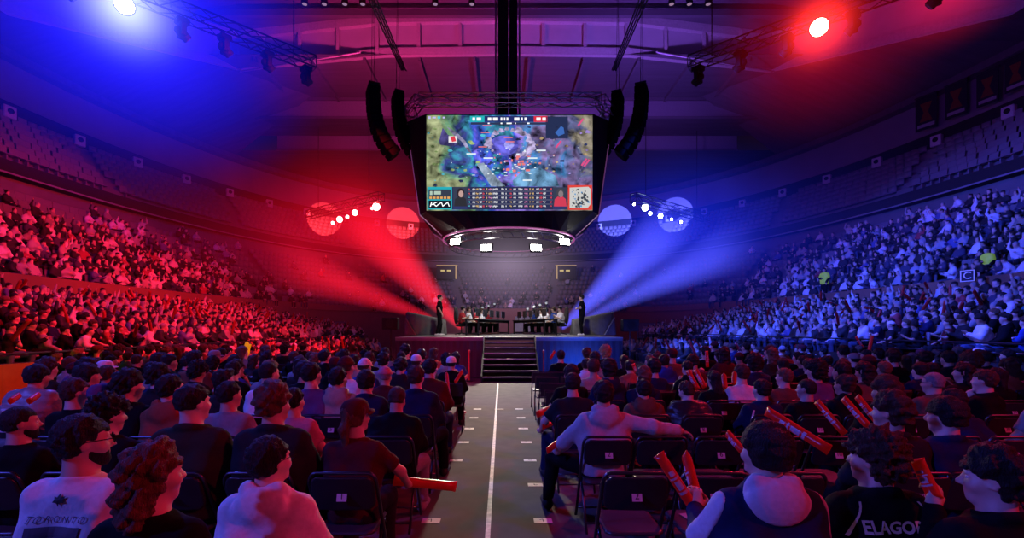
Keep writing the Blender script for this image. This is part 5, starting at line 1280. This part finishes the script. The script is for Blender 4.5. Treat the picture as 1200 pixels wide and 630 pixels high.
# sticks in hands
h = hand_pt('pale shoulders', -1); Yt = h.y+.03
stick(h+Vector((.0,0,-.08)), at(772,532,2.5), 'red inflatable stick held up by navy hoodie, lower left of the pair'); stick(h+Vector((.03,.01,-.08)), at(803,530,2.75), 'red inflatable stick held up by navy hoodie, upper right of the pair')
P,f,sc = by('corner holding'); h = hand_pt('corner holding', -1); stick(h+Vector((0,0,-.02)), Vector(h)+Vector((-.035,.06,.15)), 'short red inflatable stick held at the mouth, right corner')
h = hand_pt('ponytailed', 1); stick(h+Vector((-.12,-.08,.05)), h+Vector((.34,.10,-.06)), 'red inflatable stick pointing to the aisle beside the ponytail')
for (a,b,Y0,Y1,l) in (((972,527),(898,481),3.3,3.7,'long red inflatable stick slanting left above an empty chair'),((990,508),(957,470),3.9,4.1,'red inflatable stick slanting left behind the lettered jersey'),((1018,500),(988,466),3.8,4.0,'red inflatable stick, nearer of two before the tousled brown hair'),((1030,496),(1004,464),4.0,4.2,'red inflatable stick, farther of two before the tousled brown hair'),((872,530),(852,507),3.4,3.6,'red inflatable stick left of the navy hoodie head'),
  ((641,528),(662,512),4.3,4.5,'red inflatable stick lying by the grey hoodie left hand'),((636,500),(655,492),5.3,5.6,'red inflatable stick by the dark grey sweater, lower'),((630,485),(645,478),5.6,6.1,'red inflatable stick by the dark grey sweater, upper'),
  ((818,456),(806,434),5.4,5.5,'red inflatable stick, left of a crossed pair mid right block'),((826,454),(815,433),5.4,5.5,'red inflatable stick, right of a crossed pair mid right block'),((850,455),(848,438),5.6,5.7,'upright red inflatable stick left of the white t-shirt'),((860,450),(861,436),5.8,5.9,'upright red inflatable stick behind the white t-shirt'),((829,430),(828,411),9,9,'upright red inflatable stick held high in the right block'),
  ((526,466),(523,436),7.0,7.1,'upright red inflatable stick beside the white baseball cap'),((533,448),(542,434),7.6,7.8,'red inflatable stick slanting behind white baseball cap'),((538,450),(548,440),8.2,8.6,'red inflatable stick held across the lap nearest the stage steps'),((746,438),(742,426),8,8,'red inflatable stick standing up in the front rows right'),
  ((645,420),(650,411),10.2,10.3,'red inflatable stick beside the person close to the steps'),((900,420),(880,412),12,12.3,'red inflatable stick lying on empty grey chairs'),((912,421),(934,424),12,12.3,'red inflatable stick lying flat on empty grey chairs'),((1012,408),(1003,394),14,14,'red inflatable stick raised left of a crossed pair by the blue crowd'),((1017,416),(1022,394),14,14,'red inflatable stick raised right of a crossed pair by the blue crowd'),
  ((12,470),(22,463),4.4,4.6,'small red inflatable stick above the bearded profile, left'),((34,470),(45,462),4.4,4.6,'small red inflatable stick above the bearded profile, right'),((300,432),(318,418),8.6,9,'red inflatable stick raised among the dark heads left'),((256,424),(272,414),9.5,10,'red inflatable stick raised beside the yellow cloth')):
    stick(at(*a,Y0), at(*b,Y1), l)
# paper, phone light, yellow cloth, backpack, folded coat
p = Vector(at(795,545,3.35)); o = MB().box(-.12,.12,-.08,.08,0,.004).build('paper_sheet', M_BOXW); o.location = (seatX(1,1)+.02,3.3,.462); o.rotation_euler = (0,0,.3); tag(o, 'crumpled white paper lying on an empty chair seat', 'paper')
e = empty('uplight', (at(684,430,15.9)[0],15.9,0), 0, 'small blue-white uplight glowing at the stage foot, blue side', 'uplight'); MB().lathe([(.12,0),(.14,.2),(.13,.42),(.11,.43)],12).build('can', M_DARK, e); MB().lathe([(.001,.44),(.11,.44),(.001,.47)],12).build('lens', glow('uplight_lens', (.55,.65,1), 30), e)
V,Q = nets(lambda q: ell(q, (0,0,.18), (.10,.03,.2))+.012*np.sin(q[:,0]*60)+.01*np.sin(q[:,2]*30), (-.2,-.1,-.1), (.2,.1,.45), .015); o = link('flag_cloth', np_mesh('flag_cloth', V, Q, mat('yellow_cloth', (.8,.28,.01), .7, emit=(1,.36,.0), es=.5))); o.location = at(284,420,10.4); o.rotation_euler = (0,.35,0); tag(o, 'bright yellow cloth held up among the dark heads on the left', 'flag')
# floor tape and row stickers
o = MB().box(-.022,.022,2.2,15.3,.0005,.003).build('floor_tape', mat('tape_white', (.62,.56,.50), .6, var=.35, scale=14)); o.location = (-.122,0,0); tag(o, 'scuffed white tape line along the middle of the aisle', 'tape')
o = MB().box(-.10,.10,-.02,.02,.0005,.003).build('floor_tape', MATS['tape_white']); o.location = (-.06,10.3,0); tag(o, 'short white cross tape at the far end of the aisle', 'tape')
for side,xs in ((-1,-.66),(1,.385)):
    for j in range(7):
        Y = 4.34+j*.995; o = MB().box(-.085,.085,-.055,.055,.0005,.003).build('row_sticker', mat('sticker_white', (.66,.62,.60), .6)); o.location = (xs+(.02*j if side < 0 else 0),Y,0)
        tag(o, f'white row number sticker on the floor {"left" if side < 0 else "right"} of the tape, {ORD[j]} from the camera', 'sticker', 'row stickers on the aisle floor')
        text_obj('numeral', str(7-j), .09, Matrix.Translation((0,0,.0045)) @ Matrix.Rotation(.5,4,'Z'), M_INK, o)
# ------------------------------------------------------------------ people and seats in the stands
def inview(x, y, z, m=25):
    if y < 2: return False
    px = PX+F*x/y; py = PY-F*(z-CH)/y; return -m < px < 1200+m and -m < py < 630+m
SEATS = []           # (x,y,z,rot,occupied-prob,zone)
for s in (-1,1):
    for i in range(ST_ROWS):
        y = 8.0
        while y < stand_far(s,i)-.3:
            SEATS.append((stand_x(s,i)+s*.38, y, stand_z(s,i), 1, .95, 'side', i, s)); y += .45
    for c in range(4):                       # floor seats beside the stage
        y = 14.2 if s > 0 else 13.8
        while y < 28: SEATS.append((s*(7.4+c*.8), y, 0., 1, .9, 'floor', c, s)); y += .55
for i in range(NF):
    a,b,z = fx((i+.5)/NF); z = fx(i/NF)[2]; pts = ring(a,b,z,N=3000); d = 0; nx = 0
    for p,q in zip(pts, pts[1:]):
        d += math.dist(p,q)
        if d > nx:
            nx += .46; x,y,_ = p; s = -1 if x < XC else 1
            if y > 38: pr_ = .30 if (i < 3 and abs(x) < 14) else .05
            elif y < 29 : pr_ = .9 if i < 8 else .5
            else: pr_ = max(.06, .9-(y-29)*.10)
            if s < 0 and y > 20 and i > 5: pr_ *= .35
            SEATS.append((x,y,z,1,pr_,'tier',i,s))
for i in range(NU):
    a,b,z = up((i+.5)/NU); z = up(i/NU)[2]; pts = ring(a,b,z,N=3000); d = 0; nx = 0
    for p,q in zip(pts, pts[1:]):
        d += math.dist(p,q)
        if d > nx: nx += .52; SEATS.append((p[0],p[1],z,1,.0,'upper',i,-1 if p[0] < XC else 1))
SEATS = [q for q in SEATS if inview(q[0], q[1], q[2]+.8)]
occ = []; free = []
for q in SEATS:
    # stairs between blocks
    ang = math.atan2(q[1]-20, q[0]-XC)
    if q[5] in ('tier','upper') and abs((ang*9/math.pi+.5) % 1-.5) < .045: continue
    (occ if R.random() < q[4] else free).append(q)
def facing(x, y):
    tx, ty = (XC, 21.); return math.atan2(-(tx-x), ty-y)
occ.sort(key=lambda q: q[0]**2+q[1]**2)
NIND = max(0, 299-NFLOOR-2-10)
cnt = {}
for q in occ[:NIND]:
    P,f,w = rnd_person(.03, .022); x,y,z = q[:3]; P.location = (x,y,z+.0); P.rotation_euler = (0,0,facing(x,y)+R.uniform(-.3,.3)); s = R.uniform(.84,.98); P.scale = (s,s,s)
    key = (q[5],q[6],q[7]); cnt[key] = cnt.get(key,0)+1
    zone = {'side':f'row {ORD[q[6]]} of the {"left" if q[7] < 0 else "right"} stand','floor':f'{"left" if q[7] < 0 else "right"} floor column {ORD[q[6]]}','tier':f'{"left" if q[7] < 0 else "right"} upper tier row {ORD[q[6]]}'}[q[5]]
    tag(P, uniq(f'{w}, {zone}, {ORD[cnt[key]-1]} from the near end'), 'person', 'spectators in the stands')
REST = occ[NIND:]
# the others as one mass
def low_variants(h):
    out = []
    for kw in (POSES[0],POSES[1],POSES[2],POSES[4],dict(pitch=.0,head=(.1,0),armL='up',armR='lap'),dict(pitch=.05,armL='stick',armR='stick'),dict(pitch=.3,head=(0,.1),armL='phone',armR='up'),dict(pitch=.1,head=(.3,.2),armL='chin',armR='cross')):
        f = Fig(**kw); top = 'hoodie'
        hq = lambda P: ((P-f.hc.astype(np.float32)) @ f.HR).astype(np.float32)
        hair = lambda P: smax(ell(hq(P), (0,-.02,.035), (.1,.122,.112)), np.minimum(hq(P)[:,1]-.035, .055-hq(P)[:,2]), .01)
        def full(P): return np.minimum(np.minimum(f.body(P)-.008, hair(P)), np.minimum(f.top(P, top), f.pants(P)-.01))
        lo,hi = f.bounds(); V,Q = nets(full, lo, hi, h, coarse=2)
        A = np.stack([f.top(V, top), f.body(V)-.010, hair(V)-.006, f.pants(V)-.008], 1); pid = A.argmin(1); out.append((V,Q,pid))
    return out
LV = {0:low_variants(.046), 1:low_variants(.07)}
RC = random.Random(11); VV = []; QQ = []; CCs = []; base = 0
PALC = [(.75,.74,.75)]*6+[(.4,.4,.42)]*3+[(.015,.015,.018)]*15+[(.05,.05,.09)]*3+[(.35,.05,.06),(.1,.12,.3),(.3,.25,.2),(.5,.45,.4)]
for q in REST:
    x,y,z = q[:3]; lod = 0 if math.hypot(x,y) < 23 else 1; V,Q,pid = RC.choice(LV[lod]); a = facing(x,y)+RC.uniform(-.4,.4); c,s_ = math.cos(a), math.sin(a); s = RC.uniform(.80,.97)
    W = V*s; W = np.stack([W[:,0]*c-W[:,1]*s_+x, W[:,0]*s_+W[:,1]*c+y, W[:,2]+z], 1)
    sk = SKINS[RC.randrange(3)]; pal = np.array([RC.choice(PALC), sk, RC.choice(((.012,.01,.01),(.012,.01,.01),(.05,.03,.02),(.3,.3,.3))), RC.choice(((.015,.015,.02),(.05,.07,.12)))])
    VV.append(W); QQ.append(Q+base); CCs.append(pal[pid]); base += len(V)
mc = bpy.data.materials.new('crowd_cloth'); mc.use_nodes = True; nt = mc.node_tree; bs = nt.nodes['Principled BSDF']; bs.inputs['Roughness'].default_value = .7; at_ = nt.nodes.new('ShaderNodeVertexColor'); at_.layer_name = 'tint'; nt.links.new(at_.outputs['Color'], bs.inputs['Base Color'])
me = np_mesh('crowd', np.concatenate(VV), np.concatenate(QQ), mc); ca = me.color_attributes.new('tint', 'FLOAT_COLOR', 'POINT'); C4 = np.ones((base,4), np.float32); C4[:,:3] = np.concatenate(CCs); ca.data.foreach_set('color', C4.ravel())
o = link('crowd', me); tag(o, 'mass of spectators filling the side stands and fixed tiers', 'crowd', kind='stuff')
# sticks among the crowd
near_occ = [q for q in occ if q[5] in ('side','floor')]; cs = RC.sample(near_occ, 190); cs.sort(key=lambda q: q[0]**2+q[1]**2); cv = []; cf = []
for j,q in enumerate(cs):
    x,y,z = q[:3]; a = facing(x,y); p0 = Vector((x-.3*math.sin(a)+RC.uniform(-.15,.15), y+.3*math.cos(a), z+.8)); d = Vector((RC.uniform(-.7,.7),RC.uniform(-.5,.2),RC.uniform(.25,1))).normalized(); p1 = p0+d*.6
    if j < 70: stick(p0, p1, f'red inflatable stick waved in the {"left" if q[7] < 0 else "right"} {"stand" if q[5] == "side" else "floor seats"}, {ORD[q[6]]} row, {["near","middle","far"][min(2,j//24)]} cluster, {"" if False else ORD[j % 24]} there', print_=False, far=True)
    else:
        M = Matrix.Translation(p0) @ d.to_track_quat('Z','Y').to_matrix().to_4x4(); b_ = len(cv); cv += [tuple(M @ Vector(v)) for v in sv[::1]]; cf += [tuple(i+b_ for i in f_) for f_ in sf]
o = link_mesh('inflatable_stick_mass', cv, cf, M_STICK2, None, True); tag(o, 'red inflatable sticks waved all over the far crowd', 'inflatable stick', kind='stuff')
# seats: the nearest empty ones singly, the rest as one
def seat_geo():
    b = MB(); b.bbox((0,.02,.42),(.44,.42,.05),.015); M = Matrix.Translation((0,-.2,.66)) @ Matrix.Rotation(.12,4,'X'); b.bbox((0,0,0),(.44,.05,.46),.015,M); b.box(-.03,.03,-.12,.1,0,.4); return b.v, b.f
gv,gf = seat_geo(); lv,lf = (lambda b: (b.v,b.f))(MB().box(-.22,.22,-.2,.22,.38,.43).box(-.22,.22,-.24,-.19,.42,.86))
free.sort(key=lambda q: q[0]**2+q[1]**2)
SEAT0 = None; cnt = {}
vis = [q for q in free if q[5] != 'floor']
for q in vis[:290]:
    if SEAT0 is None: SEAT0 = o = link_mesh('stadium_seat', gv, gf, M_SEAT)
    else: o = SEAT0.copy(); COL.objects.link(o)
    x,y,z = q[:3]; o.location = (x,y,z); o.rotation_euler = (0,0,facing(x,y)); key = (q[5],q[6],q[7]); cnt[key] = cnt.get(key,0)+1; n_ = cnt[key]
    ow = ORD[n_-1] if n_ <= 30 else f'{n_}{"st" if n_ % 10 == 1 else "nd" if n_ % 10 == 2 else "rd" if n_ % 10 == 3 else "th"}'
    nm = {'side':'side stand','tier':'fixed tier','upper':'upper tier'}[q[5]]
    tag(o, uniq(f'empty pale plastic seat, {"left" if q[7] < 0 else "right"} {nm}, {ORD[q[6]]} row up, {ow} empty from near end'), 'seat', 'empty stadium seats')
V0 = np.array(lv); Q0 = np.array(lf); A = []; B_ = []
for n_,q in enumerate(vis[290:]+[q for q in occ if q[5] != 'floor']):
    x,y,z = q[:3]; a = facing(x,y); c,s_ = math.cos(a), math.sin(a); A.append(np.stack([V0[:,0]*c-V0[:,1]*s_+x, V0[:,0]*s_+V0[:,1]*c+y, V0[:,2]+z], 1)); B_.append(Q0+n_*len(V0))
o = link('stadium_seat_mass', np_mesh('stadium_seat_mass', np.concatenate(A), np.concatenate(B_), M_SEAT, smooth=False)); tag(o, 'rows of pale plastic seats covering the fixed and upper tiers', 'seat', kind='stuff')
# chairs under the people beside the stage
cv = []; cf = []; tv = [tuple(v.co) for v in CHS.data.vertices]; tf = [tuple(p.vertices) for p in CHS.data.polygons]
for q in [q for q in occ+free if q[5] == 'floor']:
    M = Matrix.Translation(q[:3]) @ Matrix.Rotation(facing(q[0],q[1]),4,'Z'); b_ = len(cv); cv += [tuple(M @ Vector(v)) for v in tv]; cf += [tuple(i+b_ for i in f_) for f_ in tf]
o = link_mesh('folding_chair_mass', cv, cf, MATS['chair_far']); tag(o, 'folding chairs under the crowd beside the stage', 'chair', kind='stuff')
bpy.data.objects.remove(CHS); 
for o in [ST0]+list(ST0.children): bpy.data.objects.remove(o)
# stewards in yellow vests
def steward(px, py, Y, zfloor, lab):
    f = Fig(stand=True, pitch=0, head=(-.3,0), armL='side', armR='fold'); P = make_person(f, 'jacket', 'black', 'short', 'black', 1, 'black', h=.03, hh=.02, shoes=False)
    X = (px-PX)/F*Y; P.location = (X,Y,zfloor); P.rotation_euler = (0,0,facing(X,Y)); tag(P, uniq(lab), 'person')
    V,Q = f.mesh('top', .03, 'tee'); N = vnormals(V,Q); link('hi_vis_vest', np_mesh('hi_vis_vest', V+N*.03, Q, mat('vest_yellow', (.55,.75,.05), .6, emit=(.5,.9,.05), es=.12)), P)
steward(1157,322,18.4,fx(0)[2]+.0,'standing steward in bright yellow vest beside the letter C sign'); steward(966,342,26.,3.4,'standing steward in yellow-green vest in the middle of blue stand'); steward(1075,262,28.,fx(.8)[2],'standing steward in yellow-green vest high on the blue tier')
# ------------------------------------------------------------------ light
def spot(p, tgt, col, W, ang=60, blend=.6, r=.15):
    l = bpy.data.lights.new('spot', 'SPOT'); l.color = col; l.energy = W; l.spot_size = math.radians(ang); l.spot_blend = blend; l.shadow_soft_size = r
    o = bpy.data.objects.new('spot_light', l); COL.objects.link(o); o.location = p; o.rotation_euler = (Vector(tgt)-Vector(p)).to_track_quat('-Z','Y').to_euler(); return o
def point(p, col, W, r=.3):
    l = bpy.data.lights.new('point', 'POINT'); l.color = col; l.energy = W; l.shadow_soft_size = r; o = bpy.data.objects.new('point_light', l); COL.objects.link(o); o.location = p; return o
RED = (1,.02,.04); BLU = (.05,.10,1); MAG = (1,.08,.35); VIO = (.30,.08,1)
# near flare lamps: they light the floor crowd from the front corners; their twins sit behind the camera
spot(BIG[-1]+Vector((.3,-.4,-.3)), (2.5,2.5,.8), (.06,.09,1), 4200, 75, .5, .25)
spot(BIG[1]+Vector((-.3,-.4,-.3)), (-2.5,2.5,.8), (1,.02,.06), 2600, 75, .5, .25)
spot((-12,-3,7.5), (0,5,1), (.09,.10,1), 4200, 70, .6, .25)
spot((12,-2,7.5), (-1,5,1), (1,.02,.10), 2400, 70, .6, .25)
# stands
spot((-1.5,13,10.4), (-14.5,17,2.0), (1,.010,.024), 12500, 80, .5, .15)
spot((-3,24,10.2), (-15.5,26,2.6), (1,.014,.03), 8500, 70, .6, .15)
spot((-2,20,10.6), (-21,24,5.5), (1,.012,.03), 6000, 50, .6, .15)
spot((2.3,13,10.4), (15,17,2.0), (.03,.075,1), 15500, 80, .5, .15)
spot((3.8,24,10.2), (16,26,2.6), (.04,.08,1), 11000, 70, .6, .15)
spot((3,20,10.6), (22,24,5.5), (.035,.075,1), 7000, 50, .6, .15)
# ring lamps on the stage and aisle, and an unseen key light from the front
for i,p in enumerate(RING[:4]):
    spot(p+Vector((0,-.25,-.1)), (XC+(i-1.5)*1.2, 22.5, SZ), (1,.94,.85), 420, 95, .7, .25)
spot((XC-.6,23.6,6.2), (.0,12.0,0), (1,.86,.72), 7000, 36, .9, .3); spot((XC,12,10.2), (XC,22.2,1.9), (1,.93,.85), 2600, 42, .5, .3)
# roof washes
spot((-8,27,13), (-7,36,23), (1,.05,.32), 7500, 110, .8, .5); spot((8.5,27,13), (8,36,23), (.30,.11,1), 7500, 110, .8, .5)
spot((-13,18,12), (-26,30,19), (.06,.02,1), 1800, 110, .9, .5); spot((13,18,12), (26,30,16), (.22,.03,.8), 1500, 110, .9, .5)
spot((-10,36,10), (-18,50,13), RED, 2600, 100, .9, .3); spot((11,36,10), (18,50,11), (.03,.07,1), 2600, 100, .9, .3)
spot((XC,33,7.5), (XC,52,6.5), (.48,.30,.62), 5600, 80, .9, .4)  # unseen spot added to brighten the far seats
# sharp circles on the far wall
def circ(src, px, py, Y, rad, col, W):
    t = Vector(at(px,py,Y)); d = (t-Vector(src)).length; spot(src, t, col, W, math.degrees(2*math.atan(rad/d)), .06, .02)
circ((-7.5,35,10.2), 472, 263, 57.5, 2.15, (1,.05,.07), 90000)
circ((9.3,35,10.2), 720, 260, 57.5, 2.15, (.14,.17,1), 90000); circ((13,36,10), 793, 252, 55, 2.4, (.14,.17,1), 45000); circ((-14,37,10), 378, 258, 54, 2.4, (1,.05,.07), 30000)
# stage front washes
point((2.6,15.9,.55), (.004,.07,1), 150, .1); point((3.6,15.4,.9), (.004,.05,1), 35, .2); point((-2.0,15.2,.7), (1,.004,.02), 45, .2); point((-4.4,18,.8), (1,.02,.03), 120, .2); point((5.2,19,.8), (.06,.09,1), 110, .2)
point((-9.7,9.3,1.5), (1,.62,.08), 9, .1)
w = bpy.data.worlds.new('arena_dark'); SC.world = w; w.use_nodes = True; w.node_tree.nodes['Background'].inputs[0].default_value = (.25,.10,.5,1); w.node_tree.nodes['Background'].inputs[1].default_value = .016
# ------------------------------------------------------------------ haze with its glow put in as emission, not lit by lamps
def haze_glow_mat(name, col, s, kind):  # volume emission painted in place of scattered lamp light
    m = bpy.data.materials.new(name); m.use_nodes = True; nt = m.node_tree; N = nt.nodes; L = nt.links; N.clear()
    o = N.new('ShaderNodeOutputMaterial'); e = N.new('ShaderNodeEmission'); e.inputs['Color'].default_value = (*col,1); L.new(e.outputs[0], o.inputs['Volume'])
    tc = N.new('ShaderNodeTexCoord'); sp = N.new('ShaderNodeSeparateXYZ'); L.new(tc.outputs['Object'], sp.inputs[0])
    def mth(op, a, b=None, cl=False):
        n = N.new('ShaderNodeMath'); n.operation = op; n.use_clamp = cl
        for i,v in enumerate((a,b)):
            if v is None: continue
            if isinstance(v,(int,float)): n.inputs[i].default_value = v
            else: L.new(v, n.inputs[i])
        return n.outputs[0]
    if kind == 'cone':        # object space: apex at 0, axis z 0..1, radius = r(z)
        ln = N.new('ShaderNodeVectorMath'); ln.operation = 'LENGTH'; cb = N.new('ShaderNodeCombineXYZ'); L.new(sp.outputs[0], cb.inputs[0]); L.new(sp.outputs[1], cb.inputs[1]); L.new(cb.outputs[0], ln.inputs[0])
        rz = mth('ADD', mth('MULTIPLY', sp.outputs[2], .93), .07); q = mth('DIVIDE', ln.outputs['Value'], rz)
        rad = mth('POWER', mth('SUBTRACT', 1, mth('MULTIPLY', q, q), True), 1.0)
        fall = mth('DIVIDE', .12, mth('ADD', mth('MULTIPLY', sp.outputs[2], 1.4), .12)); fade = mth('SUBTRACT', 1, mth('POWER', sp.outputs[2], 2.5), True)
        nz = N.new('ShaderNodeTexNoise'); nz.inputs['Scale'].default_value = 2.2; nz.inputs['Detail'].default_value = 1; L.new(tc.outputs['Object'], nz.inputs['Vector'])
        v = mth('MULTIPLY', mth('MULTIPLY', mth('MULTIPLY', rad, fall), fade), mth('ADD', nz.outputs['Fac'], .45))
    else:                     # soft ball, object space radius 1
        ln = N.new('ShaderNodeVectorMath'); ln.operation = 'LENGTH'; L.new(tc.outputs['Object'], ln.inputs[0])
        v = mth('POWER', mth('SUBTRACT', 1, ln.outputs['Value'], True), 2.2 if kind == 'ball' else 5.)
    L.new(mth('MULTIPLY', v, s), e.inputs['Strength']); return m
def ball(p, r, col, s, kind='ball', lab=''):  # ball glows by itself; halo light is put into its volume
    mb = MB(); n = 10; mb.lathe([(max(.001,math.sin(t)),-math.cos(t)) for t in np.linspace(.01,math.pi-.01,n)], 20); o = mb.build('haze', haze_glow_mat('haze', col, s, kind), None, True); o.location = p; o.scale = r; tag(o, lab, 'haze', kind='stuff'); o.visible_shadow = True; return o
def beam_cone(a, b, r, col, s, lab):  # cone glows by itself; beam light is put into its volume
    a = Vector(a); b = Vector(b); d = b-a; mb = MB(); mb.lathe([(.07,0),(1,1)], 28); o = mb.build('emissive_beam_haze', haze_glow_mat('beam', col, s, 'cone')); o.location = a; o.rotation_mode = 'QUATERNION'; o.rotation_quaternion = d.to_track_quat('Z','Y'); o.scale = (r,r,d.length); tag(o, lab, 'haze', kind='stuff'); return o
beam_cone(at(541,384,24), at(408,238,35), 2.9, (1,.01,.035), 2.0, 'red beam of emissive haze rising left from behind the team desk')
beam_cone(at(505,372,24), at(325,305,34), 2.3, (1,.01,.035), 1.5, 'fainter red beam of emissive haze slanting low to the left')
beam_cone(at(658,384,24), at(795,258,35), 2.6, (.10,.11,1), 2.6, 'blue beam of emissive haze rising right from behind the team desk')
beam_cone(at(688,372,24), at(872,283,34), 2.2, (.10,.11,1), 2.0, 'second blue beam of emissive haze slanting low to the right')
ball(BIG[-1], (6.5,6.5,6.0), (.010,.012,1), .42, 'ball', 'blue emissive haze around the near left lamp'); ball(BIG[-1], (2.6,2.6,2.6), (.16,.19,1), 7., 'core', 'bright blue emissive halo painted close around the near left lamp')
ball(BIG[1], (3.6,3.6,3.6), (1,.005,.02), .13, 'ball', 'red emissive haze around the near right lamp'); ball(BIG[1], (1.9,1.9,1.9), (1,.03,.02), 5.0, 'core', 'bright red emissive halo painted close around the near right lamp')
ball(at(410,255,37), (11,9,7), (1,.005,.02), .08, 'ball', 'red emissive haze hanging around the far left truss'); ball(at(790,262,37), (11,9,7), (.01,.03,1), .08, 'ball', 'blue emissive haze hanging around the far right truss')
ball(at(1110,-12,16), (2.6,2.6,2.2), (1,.01,.02), .35, 'ball', 'emissive ball painting a red glow high under the roof, right of near lamp'); ball((-14,30,7), (13,14,7), (1,.0,.03), .02, 'ball', 'thin red emissive haze over the left stand'); ball((15,30,7), (13,14,7), (.01,.03,1), .025, 'ball', 'thin blue emissive haze over the right stand')
ball((XC,30,6.0), (6.5,7,4.2), (.60,.46,.66), .085, 'ball', 'pale emissive haze imitating ring light above the stage')
# ------------------------------------------------------------------ camera
cam = bpy.data.cameras.new('camera'); co = bpy.data.objects.new('camera', cam); COL.objects.link(co); co.location = (0,0,CH); co.rotation_euler = (math.pi/2,0,0)
cam.sensor_width = 36; cam.lens = 36*F/1200; cam.shift_x = (600-PX)/1200; cam.shift_y = (PY-315)/1200; cam.clip_start = .05; cam.clip_end = 300
SC.camera = co
SC.view_settings.view_transform = 'Standard'; SC.view_settings.look = 'None'; SC.view_settings.exposure = 0; SC.view_settings.gamma = 1
SC.cycles.use_denoising = True
SC.cycles.max_bounces = 5; SC.cycles.diffuse_bounces = 3; SC.cycles.glossy_bounces = 2; SC.cycles.transparent_max_bounces = 8; SC.cycles.sample_clamp_indirect = 4; SC.cycles.volume_step_rate = 1.0
